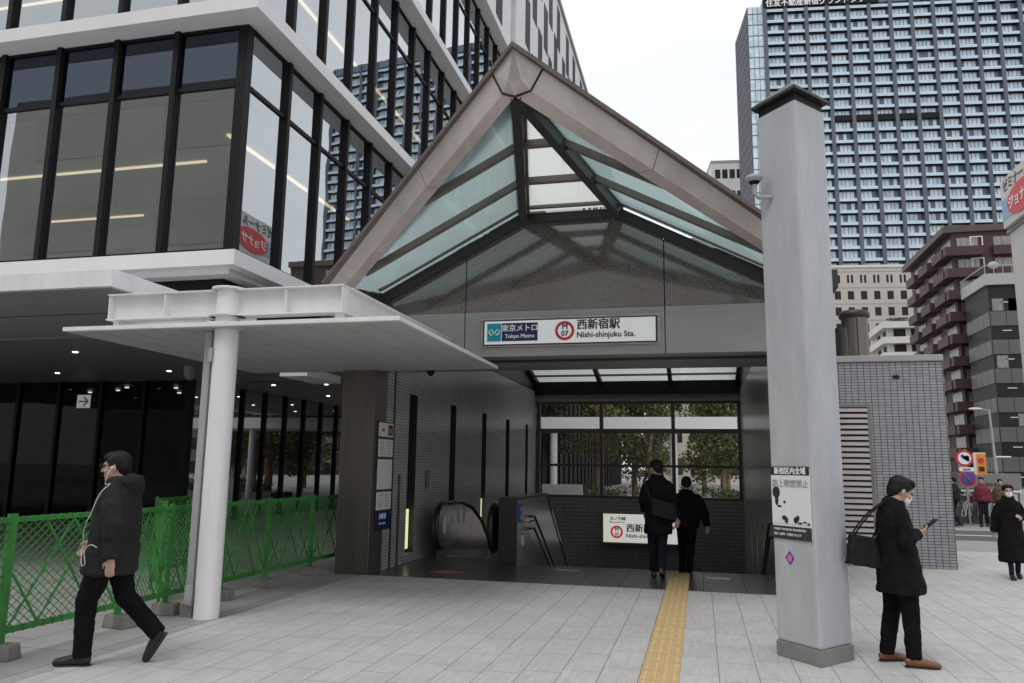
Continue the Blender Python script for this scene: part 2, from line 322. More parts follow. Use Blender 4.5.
def text(body, size, m, parent, loc, normal_rot, align='LEFT', offset=0., sx=1., extrude=.001, name='lettering', local=False):
    """lettering as a mesh; normal_rot is the euler that turns XY text onto its wall"""
    cu = bpy.data.curves.new(name, 'FONT'); cu.body = body; cu.size = size; cu.align_x = align; cu.offset = 0; bold = offset * 1.6; cu.extrude = extrude; cu.resolution_u = 3
    to = bpy.data.objects.new(name, cu); COL.objects.link(to)
    dg = bpy.context.evaluated_depsgraph_get(); me = bpy.data.meshes.new_from_object(to.evaluated_get(dg))
    bpy.data.objects.remove(to); me.name = name
    rot = normal_rot if isinstance(normal_rot, Matrix) else Matrix.Rotation(normal_rot[2], 4, 'Z') @ Matrix.Rotation(normal_rot[0], 4, 'X')
    off = Vector(loc) - (Vector((0, 0, 0)) if local or parent is None else wloc(parent))
    if bold:
        b0 = me.copy(); bmj = bmesh.new(); bmj.from_mesh(me)
        for q_, (dx, dy) in enumerate(((bold, 0), (0, bold * .6), (bold, bold * .6))):
            tmp = b0.copy(); tmp.transform(Matrix.Translation((dx, dy, .0002 * (q_ + 1)))); bmj.from_mesh(tmp); bpy.data.meshes.remove(tmp)
        bmj.to_mesh(me); bmj.free(); bpy.data.meshes.remove(b0)
    me.transform(Matrix.Translation(off) @ rot @ Matrix.Diagonal((sx, 1, 1, 1)))
    me.materials.clear(); me.materials.append(m)
    o = bpy.data.objects.new(name, me); COL.objects.link(o); o.parent = parent
    return o
WALL_F = (R_(90), 0, 0)      # faces -Y
WALL_R = (R_(90), 0, R_(90)) # faces +X

def ring(cx, y, cz, r0, r1, n=40):
    mb = MB(); vs = []
    for i in range(n):
        an = 2 * math.pi * i / n
        for r in (r0, r1): vs.append((cx + r * math.cos(an), y, cz + r * math.sin(an)))
    mb.add(vs, [(2 * i, 2 * i + 1, (2 * i + 3) % (2 * n), (2 * i + 2) % (2 * n)) for i in range(n)]); return mb

# ================================================================= GROUND
g = MB(); g.box(-900, 1200, -300, 12.0, -.6, -.012); g.box(-900, -5.75, 12, 26, -.6, -.012); g.box(1.85, 1200, 12, 26, -.6, -.012); g.box(-900, 1200, 26, 1800, -.6, -.012)
struct('ground', g, M['roadpale'])
g = MB(); g.box(-5.22, 30, -30, 11.7, -.01, 0); g.box(1.85, 30, 11.7, 19.5, -.01, 0)
struct('plaza', g, M['floor'])
g = MB(); g.box(-34, -5.225, -30, 11.7, -.01, -.001); g.box(-34, -5.7, 11.7, 60, -.01, -.001)
struct('pavement', g, M['slabs'])
g = MB(); g.box(-5.225, -5.22, -30, 11.7, -.01, .0005)
g.box(-5.7, 1.85, 11.7, 13.8, -.6, .004); g.box(-5.13, -3.5, 13.8, 15.9, -.6, .004)
struct('entrance_floor', g, M['darkfloor'])
g = MB(); g.box(1.85, 60, 19.5, 22.5, -.01, .002); struct('far_pavement', g, M['roadpale'])
g = MB(); g.box(1.86, 160, 22.5, 26.5, -.01, .001)
struct('road', g, M['asphalt'])
g = MB(); g.box(5, 160, 24.4, 24.55, .001, .004); struct('road_marking', g, M['inkwhite'])
# drain gratings in front of the steps
g = MB(); g.box(-3.1, 1.2, 13.62, 13.72, .004, .007)
for i in range(60): g.box(-3.08 + i * .07, -3.05 + i * .07, 13.6, 13.74, .004, .009)
struct('drain_grating', g, M['darksteel'])

# tactile strip: one thing, tiles with raised bars
tp = thing('tactile_strip', 'yellow tactile paving strip running from the foreground to the station steps', 'tactile paving', (-.37, 6, 0))
tl = MB(); br_ = MB()
y = -2.0
while y < 13.55:
    y1 = min(y + .323, 13.58)
    tl.box(-.529, -.211, y + .003, y1 - .003, 0, .0065)
    for k in range(4):
        x = -.529 + .318 * (k + .5) / 4
        br_.box(x - .015, x + .015, y + .02, y1 - .02, .0065, .0115)
    y += .323
tl.build('tactile_tile', mat('darker yellow tactile base', (.52, .375, .18), .8, var=.12, scale=9), tp); br_.build('raised_bar', M['yellow'], tp, bevel=.002)  # groove contrast put into the colour: tile base darker than the raised bars

# ================================================================= STATION ENTRANCE
st = thing('station_entrance', 'subway station entrance with pointed glass gable canopy over a grey fascia', 'station entrance', (-1.92, 11.8, 0))
# left and right corner columns
b = MB(); b.box(-5.7, -5.13, 11.72, 12.25, 0, 4.2); b.build('column', M['brown'], st, bevel=.01)
b = MB(); b.box(1.24, 1.82, 11.72, 12.25, 0, 4.2); b.build('column', M['brown'], st, bevel=.01)
# side walls (inner face tiled); left wall has tall recessed slots
def wall_with_slots(X, dirn, slots, z0s, z1s, y0, y1, z1):
    """wall in plane X; slots cut as recesses .12 deep away from the room"""
    b = MB(); ys = [y0]
    for (a0, a1) in slots: ys += [a0, a1]
    ys.append(y1); d = .14 * dirn
    for i in range(len(ys) - 1):
        a0, a1 = ys[i], ys[i + 1]
        if i % 2 == 0: b.quad((X, a0, -3.2), (X, a1, -3.2), (X, a1, z1), (X, a0, z1))
        else:
            b.quad((X, a0, -3.2), (X, a1, -3.2), (X, a1, z0s), (X, a0, z0s)); b.quad((X, a0, z1s), (X, a1, z1s), (X, a1, z1), (X, a0, z1))
            b.quad((X + d, a0, z0s), (X + d, a1, z0s), (X + d, a1, z1s), (X + d, a0, z1s))
            b.quad((X, a0, z0s), (X + d, a0, z0s), (X + d, a0, z1s), (X, a0, z1s)); b.quad((X, a1, z0s), (X + d, a1, z0s), (X + d, a1, z1s), (X, a1, z1s))
            b.quad((X, a0, z0s), (X, a1, z0s), (X + d, a1, z0s), (X + d, a0, z0s)); b.quad((X, a0, z1s), (X, a1, z1s), (X + d, a1, z1s), (X + d, a0, z1s))
    return b
slots = [(13.3, 13.72), (15.72, 16.12), (18.2, 18.6), (20.6, 21.0), (23.05, 23.4)]
b = wall_with_slots(-5.13, -1, slots, 0.14, 3.0, 12.25, 24.6, 4.12); b.build('side_wall', M['tin_side'], st)
for a0, a1 in slots:
    b = MB(); b.box(-5.268, -5.262, a0 + .002, a1 - .002, .145, 2.998); b.build('slot_back', M['blackfr'], st)
    b = MB(); b.box(-5.262, -5.132, a1 - .006, a1 - .001, .145, 2.998); b.build('slot_side', M['blackfr'], st)
b = MB(); b.box(-5.72, -5.28, 12.26, 24.9, -3.2, 4.15); b.build('outer_wall', M['brown'], st)
b = wall_with_slots(1.23, 1, [(17, 17.3), (19, 19.3), (21, 21.3)], -.9, .6, 12.25, 24.6, 4.12); b.build('side_wall', M['tin_side'], st)
b = MB(); b.box(1.38, 1.84, 12.26, 24.9, -3.2, 4.15); b.build('outer_wall', M['tile_side'], st)
# vertical metal joint strips beside the boards
b = MB(); b.box(-5.13, -5.115, 12.56, 12.6, 0, 4.1); b.build('joint_strip', M['blackfr'], st)
b = MB(); b.box(-5.13, -5.112, 12.86, 12.93, .0, 1.55); b.build('joint_strip', M['brown'], st)
# lit ends of the niches
for (y0_, z0_) in ((13.36, .22), (18.28, .24)):
    b = MB(); b.box(-5.25, -5.2, y0_ + .04, y0_ + .26, z0_, z0_ + .7); b.build('niche_light', M['niche'], st)
for y0_ in (17.15, 19.15, 21.15):
    b = MB(); b.ell((1.33, y0_, -.1), (.03, .06, .35)); b.build('niche_light', M['niche'], st)
# back wall and windows
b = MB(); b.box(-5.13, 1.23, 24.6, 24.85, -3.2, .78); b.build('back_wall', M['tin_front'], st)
b = MB(); b.box(-5.13, 1.23, 24.6, 24.85, 3.8, 4.15); b.build('head_beam', M['lintel'], st)
fr = MB()
for x0, x1 in ((-5.13, -5.0), (-3.08, -2.97), (-.85, -.74), (1.13, 1.23)): fr.box(x0, x1, 24.62, 24.78, .78, 3.8)
for z0, z1 in ((.78, .86), (1.75, 1.83), (2.8, 2.94), (3.72, 3.8)):
    for x0, x1 in ((-5.0, -3.08), (-2.97, -.85), (-.74, 1.13)): fr.box(x0, x1, 24.64, 24.76, z0, z1)
fr.build('window_frame', mat('dark grey window frame', (.06, .058, .055), .45, var=.1), st)
for x0, x1 in ((-5.0, -3.08), (-2.97, -.85), (-.74, 1.13)):
    for z0, z1 in ((.86, 1.75), (1.83, 2.8), (2.94, 3.72)):
        MB().quad((x0, 24.7, z0), (x1, 24.7, z0), (x1, 24.7, z1), (x0, 24.7, z1)).build('window', M['backglass'], st)
# roof over the hall: opaque front, glazed slope down to the back wall with black bars
b = MB(); b.box(-5.72, 1.84, 13.1, 20.0, 5.4, 5.6); b.build('roof', M['darkceil'], st)
b = MB(); b.box(-5.3, -5.13, 12.3, 24.6, 4.13, 5.39); b.build('roof_curb', M['blackfr'], st); b = MB(); b.box(1.23, 1.4, 12.3, 24.6, 4.13, 5.39); b.build('roof_curb', M['blackfr'], st)
b = MB(); b.box(-5.13, 1.23, 24.36, 24.6, 4.02, 4.42); b.build('ceiling_beam', M['black'], st)
for x0, x1 in ((-5.1, -3.08), (-2.95, -.9), (-.78, 1.2)):
    MB().quad((x0, 20.0, 5.42), (x1, 20.0, 5.42), (x1, 24.4, 4.42), (x0, 24.4, 4.42)).build('roof_glass', M['skyglass_top'], st)
for x in (-5.05, -3.02, -.84, 1.15):
    b = MB(); b.bar((x, 20.0, 5.36), (x, 24.36, 4.37), .12, .14); b.build('glazing_bar', M['black'], st)
for y in (23.7, 22, 20.6):
    b = MB(); z = 4.42 + (24.4 - y) * .2273 - .05; b.bar((-5.0, y, z), (1.1, y, z), .07, .06); b.build('glazing_bar', M['purlin'], st)
# lintel fascia, panel joints, soffit
b = MB(); zs = (3.43, 4.16)
for x0, x1 in ((-5.72, -3.66), (-3.645, -.48), (-.465, 1.84)): b.box(x0, x1, 11.8, 11.9, *zs)
b.build('lintel', M['lintel'], st, bevel=.006)
b = MB(); b.box(-5.12, 1.22, 11.9, 13.75, 3.45, 4.12); b.build('lintel_soffit', M['lintel'], st)
b = MB(); b.box(-5.1, 1.2, 12.35, 12.5, 3.425, 3.449); b.build('shutter_slot', M['blackfr'], st)
# polished granite wall under the glass
xs = (-1.92 - 3.13, -1.92 - .78, -1.92 + .78, -1.92 + 3.13)
gw = MB()
P5 = [(-5.05, 4.17), (1.21, 4.17), (1.21, 4.36), (-1.14, 5.6), (-2.70, 5.6), (-5.05, 4.36)]
def ztop(x):
    d = abs(x + 1.92)
    return 5.6 if d < .78 else 5.6 - (d - .78) / (3.13 - .78) * 1.24
for x0, x1 in ((-5.05, -3.66), (-3.645, -.48), (-.465, 1.21)):
    xsn = [x0] + [q for q in (-2.70, -1.14) if x0 < q < x1] + [x1]
    gw.prism([(x0, 4.17), (x1, 4.17)] + [(q, ztop(q)) for q in xsn[::-1]], 'y', 11.83, 11.93)
gw.build('granite_wall', M['granite'], st)
MB().prism([(-5.1, 4.165), (1.26, 4.165), (1.26, 4.36), (-1.14, 5.6), (-2.7, 5.6), (-5.1, 4.36)], 'y', 11.935, 12.3).build('wall_core', M['black'], st)
# --- gable rafters (box beams from nose to feet)
Tn = Vector((-1.92, 7.77, 6.35))
def mir(p, s): return Vector((-1.92 + s * (p[0] + 1.92), p[1], p[2]))
OT0, OT1 = Vector((-1.92, 7.77, 6.35)), Vector((-1.92 + 3.63, 10.59, 4.443))
OB0, OB1 = Vector((-1.92, 7.84, 5.97)), Vector((-1.92 + 3.63, 10.88, 4.22))
IB0, IB1 = Vector((-1.92, 7.9, 5.8)), Vector((-1.92 + 3.42, 10.93, 4.27))
IT0, IT1 = Vector((-1.92, 8.2, 6.35)), Vector((-1.92 + 3.3, 11.0, 4.5))
def lerp(a_, b_, t): return a_ + (b_ - a_) * t
NT = (.085, .045, .0, .085)
EE0 = ((OT0, OT1), (OB0, OB1), (IB0, IB1), (IT0, IT1))
for s_ in (-1, 1):
    rf = MB()
    def edge(k, t):
        a_, b_ = EE0[k]; e0 = NT[k]; return mir(lerp(a_, b_, e0 + (1 - e0) * t), s_)
    for t0, t1 in ((0, .37), (.372, .69), (.692, 1)):
        for mi, (ka, kb) in ((0, (0, 1)), (1, (1, 2)), (0, (2, 3)), (0, (3, 0))):
            rf.cur = mi; N = 10; vs = []
            for q_ in range(N + 1):
                t = t0 + (t1 - t0) * q_ / N
                for r_ in range(4): vs.append(lerp(edge(ka, t), edge(kb, t), r_ / 3))
            rf.add(vs, [(4 * q_ + r_, 4 * q_ + r_ + 1, 4 * q_ + r_ + 5, 4 * q_ + r_ + 4) for q_ in range(N) for r_ in range(3)], True)
        for t in (t0, t1): rf.cur = 0; rf.add([edge(k, t) for k in range(4)], [(0, 1, 2, 3)])
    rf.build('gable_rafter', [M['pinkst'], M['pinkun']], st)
    # coping on top edge
    cp = MB(); t0, t1 = .0, 1
    A, B = mir(lerp(OT0, OT1, 0), s_), mir(lerp(OT0, OT1, 1), s_)
    nrm = Vector((-s_ * -.0, -.06, 0))
    cp.hexa([A + Vector((0, -.05, -.035)), A + Vector((0, .4, -.03)), B + Vector((-.3 * s_, .35, -.03)), B + Vector((s_ * .02, -.05, -.035)),
             A + Vector((0, -.05, .025)), A + Vector((0, .4, .03)), B + Vector((-.3 * s_, .35, .03)), B + Vector((s_ * .02, -.05, .025))])
    cp.build('coping', M['coping'], st)
# nose piece, split by dark seams from the rafters
ns = MB()
EE = ((OT0, OT1), (OB0, OB1), (IB0, IB1), (IT0, IT1))
Lq = [mir(lerp(a_, b_, tt), -1) for (a_, b_), tt in zip(EE, NT)]
Rq = [mir(lerp(a_, b_, tt), 1) for (a_, b_), tt in zip(EE, NT)]
nose_b0 = OB0 + Vector((-.075, .02, -.0)); nose_b1 = OB0 + Vector((.075, .02, 0))
ns.add([Lq[0], OT0, nose_b0, Lq[1]], [(0, 1, 2, 3)]); ns.add([OT0, Rq[0], Rq[1], nose_b1], [(0, 1, 2, 3)])
ns.cur = 2; ns.add([OT0, nose_b0, nose_b1], [(0, 1, 2)])
ns.cur = 1; ns.add([Lq[1], nose_b0, IB0], [(0, 1, 2)]); ns.add([nose_b1, Rq[1], IB0], [(0, 1, 2)]); ns.add([nose_b0, nose_b1, IB0], [(0, 1, 2)])
ns.cur = 0; ns.add([Lq[0], Lq[3], IT0, Rq[3], Rq[0], OT0], [(0, 1, 2, 3, 4, 5)])
ns.build('gable_nose', [M['pinkst'], M['pinkun'], M['lintel']], st)
for s_ in (-1, 1):
    q = [mir(lerp(a_, b_, tt), s_) for (a_, b_), tt in zip(EE, NT)]
    sm_ = MB(); sm_.tube([q[0], q[1], q[2]], .014, 6, cap=False); sm_.build('joint', M['black'], st)
# --- glass hipped visor between rafters and granite wall
Ap = IB0 + Vector((0, .05, .03)); Bl, Br = Vector((-2.70, 11.8, 5.66)), Vector((-1.14, 11.8, 5.66))
Cl, Cr = Vector((-5.1, 11.8, 4.40)), Vector((1.26, 11.8, 4.40)); Fl, Fr = mir(IB1, -1) + Vector((0, 0, .05)), IB1 + Vector((0, 0, .05))
up = Vector((0, 0, .14))
def pane(*p, m=M['skyglass']): MB().quad(*[q + up for q in p]).build('canopy_glass', m, st)
cuts = [0.0, .36, .66, 1.0]
for i in range(3):
    t0, t1 = cuts[i], cuts[i + 1]
    pane(lerp(Ap, Bl, t0), lerp(Ap, Br, t0), lerp(Ap, Br, t1), lerp(Ap, Bl, t1), m=M['skyglass_top'])
    for Bq, Cq, Fq in ((Bl, Cl, Fl), (Br, Cr, Fr)):
        # strip between parallels to the hip eaves, from the ridge member to the rafter
        pane(lerp(Ap, Bq, t0), lerp(Ap, Bq, t1), lerp(Ap, Cq, t1), lerp(Ap, Cq, t0))
        pane(lerp(Ap, Cq, t0), lerp(Ap, Cq, t1), lerp(Ap, Fq, t1), lerp(Ap, Fq, t0))
    if i < 2:
        u1 = Vector((0, 0, .09))
        def ext(Bq, Cq, Fq):
            p = lerp(Ap, Bq, t1); xr = Ap.x + (p.y - Ap.y) / (Fq.y - Ap.y) * (Fq.x - Ap.x); k = (xr - p.x) / (Cq.x - Bq.x)
            return p, p + (Cq - Bq) * k
        for P0, P1 in ((lerp(Ap, Bl, t1), lerp(Ap, Br, t1)), ext(Bl, Cl, Fl), ext(Br, Cr, Fr)):
            b = MB(); b.bar(P0 + u1, P1 + u1, .1, .09); b.build('purlin', M['purlin'], st)
for Bq in (Bl, Br):
    b = MB(); b.bar(Ap + Vector((0, 0, .05)), Bq + Vector((0, 0, .02)), .12, .2); b.build('hip_rafter', M['blackfr'], st)
    b = MB(); b.bar(Ap + Vector((0, .05, .16)), Bq + Vector((0, 0, .14)), .2, .05); b.build('hip_cap', M['purlin'], st)
# eaves beams over the granite wall
for P0, P1 in ((Cl, Bl), (Bl, Br), (Br, Cr)):
    b = MB(); b.bar(P0 + Vector((0, -.04, .0)), P1 + Vector((0, -.04, .0)), .16, .13); b.build('eaves_beam', M['blackfr'], st)
    b = MB(); d = (P1 - P0) * .02; b.bar(lerp(P0, P1, .01) + Vector((0, -.22, .14)), lerp(P0, P1, .99) + Vector((0, -.22, .14)), .07, .07); b.build('purlin', M['purlin'], st)
for Fq, Cq, s_ in ((Fl, Cl, -1), (Fr, Cr, 1)):
    b = MB(); b.bar(Fq + Vector((0, -.1, .02)), Cq + Vector((0, 0, .0)), .18, .16); b.build('eaves_beam', M['blackfr'], st)
    b = MB(); b.box(min(Cq.x, Cq.x + s_ * .62), max(Cq.x, Cq.x + s_ * .62), 11.0, 13.2, 4.17, 4.42); b.build('eaves_box', M['blackfr'], st)
    b = MB(); x0 = Cq.x + s_ * .3; b.box(min(x0, x0 + s_ * .3), max(x0, x0 + s_ * .3), 13.2, 24.9, 4.17, 4.6); b.build('roof_edge', M['pinkst'], st)
b = MB(); b.box(-5.72, 1.84, 12.3, 13.1, 4.17, 4.5); b.build('roof', M['blackfr'], st)

# main sign
sg = thing('station_name_sign', 'white station name sign reading Nishi-shinjuku Sta. on the grey fascia', 'sign', (-1.95, 11.79, 3.81))
b = MB(); b.box(-3.36, -.55, 11.752, 11.8, 3.575, 4.035); b.build('frame', M['steel'], sg, bevel=.006)
b = MB(); b.box(-3.325, -.585, 11.747, 11.751, 3.6, 4.01); b.build('border', M['inkblack'], sg)
b = MB(); b.box(-3.30, -.61, 11.738, 11.746, 3.62, 3.99); b.build('face', M['signwhite'], sg)
b = MB(); b.box(-3.255, -3.025, 11.734, 11.7375, 3.665, 3.955); b.build('emblem_panel', M['inkteal'], sg)
b = MB(); b.box(-3.015, -2.435, 11.734, 11.7375, 3.665, 3.955); b.build('operator_panel', M['inknavy'], sg)
# heart shaped M emblem
hp = []
for (x, z) in ((-.085, .055), (-.05, .065), (-.02, .03), (0, -.005), (.02, .03), (.05, .065), (.085, .055)): hp.append((x, z))
hm = MB(); cx, cz = -3.14, 3.81
pth = [(-.07, .052), (-.085, .0), (-.05, -.05), (-.022, -.012), (-.07, .052)]
hm.tube([(cx + x, 11.729, cz + z) for x, z in ((-.03, -.045), (-.075, -.02), (-.085, .035), (-.05, .05), (0, -.02), (.05, .05), (.085, .035), (.075, -.02), (.03, -.045))], .013, 6)
hm.build('emblem', M['inkwhite'], sg)
text('東京メトロ', .118, M['inkwhite'], sg, (-2.725, 11.731, 3.83), WALL_F, 'CENTER', .0035)
text('Tokyo Metro', .088, M['inkwhite'], sg, (-2.725, 11.731, 3.715), WALL_F, 'CENTER', .0025)
ring(-2.005, 11.735, 3.81, .108, .152).build('line_ring', M['inkred'], sg)
text('M', .125, M['inkblack'], sg, (-2.005, 11.731, 3.83), WALL_F, 'CENTER', .004)
text('07', .115, M['inkblack'], sg, (-2.005, 11.731, 3.725), WALL_F, 'CENTER', .004)
text('西新宿駅', .175, M['inkblack'], sg, (-1.82, 11.731, 3.835), WALL_F, 'LEFT', .0055, .96)
text('Nishi-shinjuku Sta.', .125, M['inkblack'], sg, (-1.82, 11.731, 3.695), WALL_F, 'LEFT', .003, .97)

# inner sign on the back wall
s2 = thing('stairwell_name_sign', 'lit white station sign low on the back wall down the stairwell behind the walking men', 'sign', (-1.83, 24.6, -.1))
b = MB(); b.box(-2.99, -.66, 24.5, 24.6, -.58, .35); b.build('case', M['gold'], s2)
b = MB(); b.box(-2.96, -.69, 24.493, 24.499, -.53, .32); b.build('face', M['signlit'], s2)
text('丸ノ内線', .12, M['inkblack'], s2, (-2.75, 24.488, .14), WALL_F, 'LEFT', .004)
text('Marunouchi Line', .07, M['inkblack'], s2, (-2.78, 24.488, .05), WALL_F, 'LEFT', .002)
ring(-2.55, 24.491, -.22, .13, .19).build('line_ring', mat('backlit red ink', (.6, .03, .03), .5, var=0, emit=(.8, .03, .03), es=.4), s2)
text('M', .15, M['inkblack'], s2, (-2.55, 24.488, -.2), WALL_F, 'CENTER', .005)
text('07', .13, M['inkblack'], s2, (-2.55, 24.488, -.33), WALL_F, 'CENTER', .005)
text('西新宿駅', .26, M['inkblack'], s2, (-2.27, 24.488, -.19), WALL_F, 'LEFT', .009)
text('Nishi-shinjuku Sta.', .165, M['inkblack'], s2, (-2.27, 24.488, -.38), WALL_F, 'LEFT', .004)

# boards on the left wall (face +X)
bd = thing('information_board', 'tall column of white notice panels and a navy panel on the left tiled wall', 'notice board', (-5.13, 12.2, .7))
def panel(y0, y1, z0, z1, m, nm='panel'):
    b = MB(); b.box(-5.13, -5.095, y0, y1, z0, z1); return b.build(nm, m, bd, bevel=.003)
b = MB(); b.box(-5.129, -5.11, 11.87, 12.52, .66, 2.42); b.build('backing', M['blackfr'], bd)
panel(11.9, 12.49, 2.17, 2.4, M['paper']); panel(11.9, 12.49, 1.84, 2.13, M['paper']); panel(11.9, 12.49, 1.31, 1.8, M['paper'])
panel(11.9, 12.49, .98, 1.27, M['paper']); panel(11.9, 12.49, .69, .96, M['inknavy'])
b = MB(); b.box(-5.094, -5.09, 12.26, 12.45, 2.2, 2.37); b.build('display', M['inkblack'], bd)
text('88', .12, M['inkorange'], bd, (-5.088, 12.28, 2.235), WALL_R, 'LEFT', .002)
text('西新宿', .1, M['inkwhite'], bd, (-5.092, 12.0, .84), WALL_R, 'LEFT', .003)
text('Nishi-shinjuku', .05, M['inkwhite'], bd, (-5.092, 12.0, .75), WALL_R)
text('M07', .08, M['inkred'], bd, (-5.092, 11.98, 2.25), WALL_R, 'LEFT', .003)
lm_ = MB()
for zc, n in ((2.08, 5), (1.22, 5)):
    for k in range(n):
        for y0, y1 in ((11.95, 12.15), (12.22, 12.44)): lm_.box(-5.0945, -5.092, y0, y1 - random.random() * .06, zc - k * .045 - .012, zc - k * .045)
lm_.build('print', M['inkgrey'], bd)

# small wall fittings
bx = MB(); bx.box(-5.128, -5.08, 14.25, 14.36, 1.3, 1.62); tag(bx.build('wall_switch_box', M['darksteel'], bevel=.004), 'small vertical steel box on tiled wall between first two slots', 'switch box')
cmv = MB(); cmv.ell((-4.6, 12.9, 3.36), (.07, .07, .09)); cmv.box(-4.66, -4.54, 12.84, 12.96, 3.38, 3.449)
tag(cmv.build('ceiling_camera', M['black']), 'small black dome camera under the entrance soffit', 'camera')

# stub wall, stairs, rails, escalator
sw = thing('stair_parapet', 'polished dark stub wall with tiled side between escalator and stairs', 'parapet', (-3.33, 13.64, 0))
b = MB(); b.box(-3.5, -3.17, 13.62, 13.66, .004, 1.17); b.build('end_panel', M['blackfr'], sw, bevel=.004)
b = MB(); b.prism([(13.66, -3), (13.66, 1.13), (16.45, 1.13), (22.0, -2.6), (22.0, -3)], 'x', -3.48, -3.19); b.build('wall', M['tin_side'], sw)
b = MB(); b.bar((-3.335, 13.66, 1.15), (-3.335, 16.45, 1.15), .33, .04); b.bar((-3.335, 16.45, 1.15), (-3.335, 22, -2.58), .33, .04); b.build('coping', M['darksteel'], sw)
b = MB(); b.box(-3.19, -3.172, 13.8, 14.05, .72, 1.06); b.build('blue_sign', M['inkblue'], sw)
text('↓', .12, M['inkwhite'], sw, (-3.168, 13.86, .92), WALL_R, 'LEFT', .004); text('↑↓', .1, M['inkwhite'], sw, (-3.168, 13.84, .77), WALL_R, 'LEFT', .004)
b = MB(); b.box(-3.19, -3.172, 14.1, 14.3, .3, .48); b.build('small_notice', M['paper'], sw)
hr = thing('stair_handrail', 'double steel handrail descending along the parapet left of the stairs', 'handrail', (-3.05, 14.2, 0))
for dz in (0, -.22):
    b = MB(); b.tube([(-3.17, 14.15, .82 + dz), (-3.06, 14.15, .82 + dz), (-3.05, 14.55, .8 + dz), (-3.05, 20.5, -2.4 + dz)], .024, 8); b.build('rail', M['darksteel'], hr)
b = MB()
for yy, zz in ((14.6, .78), (16.4, -.2), (18.2, -1.16)): b.tube([(-3.17, yy, zz - .1), (-3.05, yy, zz - .05)], .012, 6)
b.build('bracket', M['darksteel'], hr)
hr = thing('stair_handrail', 'dark handrail descending along the right tiled wall, behind the grey pillar', 'handrail', (1.1, 14.2, 0))
for dz in (0, -.22):
    b = MB(); b.tube([(1.22, 13.6, .85 + dz), (1.1, 13.6, .85 + dz), (1.1, 14.0, .82 + dz), (1.1, 20, -2.4 + dz)], .024, 8); b.build('rail', M['darksteel'], hr)
sts = MB()
for i in range(20):
    sts.box(-3.17, 1.22, 13.8 + .31 * i, 13.8 + .31 * (i + 1) + .02, -3.3, -.16 * (i + 1))
sts.box(-5.13, 1.22, 20, 24.6, -3.3, -3.2)
tag(sts.build('stairs', M['darkfloor']), 'dark granite steps descending into the station', 'stairs', kind='structure')
es = thing('escalator', 'black and steel escalator balustrade end descending beside the left tiled wall', 'escalator', (-4.2, 14.6, 0))
def stadium(x0, x1, grow=0.):
    # outline of balustrade in YZ
    pts = []
    cy, cz, r = 14.1, .60, .38 + grow
    for k in range(13):
        an = R_(250 - 170 * k / 12)
        pts.append((cy + r * math.cos(an), cz + r * math.sin(an)))
    return pts
EY = 1.8
for xb in (-4.7, -3.68):
    pts = stadium(0, 0) + [(15.2, .95), (15.9, .82), (16.65, .5), (17.7, -.3), (20.5, -2.3), (20.5, -2.8), (17.0, -.5), (16.4, -.05), (15.2, .26), (14.4, .23)]
    b = MB(); b.prism(pts, 'x', xb - .02, xb + .02); b.build('balustrade_panel', M['darksteel'], es)
    pth = [(xb, q[0], q[1]) for q in stadium(0, 0, .05)] + [(xb, 15.2, 1.0), (xb, 15.95, .87), (xb, 16.7, .55), (xb, 17.75, -.25), (xb, 20.5, -2.2)]
    b = MB(); b.tube(pth, [(.055, .032)] * len(pth), 10, side=(1, 0, 0)); b.build('handrail', M['rubber'], es)
    b = MB(); b.prism([(14.05, .004), (14.05, .22), (14.5, .26), (15.2, .29), (16.4, .0), (17.0, -.45), (17.0, -.9), (15.9, .004)], 'x', xb - .09, xb + .09); b.build('skirt', M['darksteel'], es)
for k, (yy, zz, wy, wz) in enumerate(((14.15, .62, .13, .17), (14.62, .7, .07, .12), (15.0, .72, .07, .12), (15.38, .72, .07, .12))):
    b = MB()
    if k == 0: b.ell((-4.675, yy, zz), (.006, wy, wz))
    else: b.box(-4.678, -4.674, yy - wy, yy + wy, zz - wz, zz + wz)
    b.build('sticker', M['paper'], es)
b = MB(); b.box(-4.6, -3.78, 14.6, 15.9, .004, .02); b.build('comb_plate', M['steel'], es)
b = MB(); b.prism([(15.9, -.3), (15.9, .02), (21.4, -3.1), (21.4, -3.3)], 'x', -4.6, -3.78); b.build('step_band', M['blackfr'], es)
# floor stickers
def floorsticker(x0, x1, y0, y1, m, lab):
    o = thing('floor_sticker', lab, 'floor sticker', ((x0 + x1) / 2, (y0 + y1) / 2, .004))
    b = MB(); vs = [((x0 + x1) / 2 + (x1 - x0) / 2 * math.cos(t), (y0 + y1) / 2 + (y1 - y0) / 2 * math.sin(t)) for t in [2 * math.pi * k / 20 for k in range(20)]]
    b.prism(vs, 'z', .0045, .006); b.build('sheet', m, o)
    b = MB(); b.box(x0 + (x1 - x0) * .25, x1 - (x1 - x0) * .25, y0 + (y1 - y0) * .4, y1 - (y1 - y0) * .4, .0065, .0075); b.build('print', M['inkgrey'], o)
floorsticker(-4.35, -3.75, 12.28, 12.55, M['inkred'], 'red oval floor sticker on dark tiles in front of escalator')
floorsticker(-2.45, -2.0, 13.2, 13.42, M['inkgrey'], 'faint grey oval floor sticker left of the walking men')
b = MB(); b.box(.05, .4, 13.05, 13.2, .0045, .007); tag(b.build('floor_label', M['paper']), 'white rectangular floor label right of the yellow strip', 'floor label')

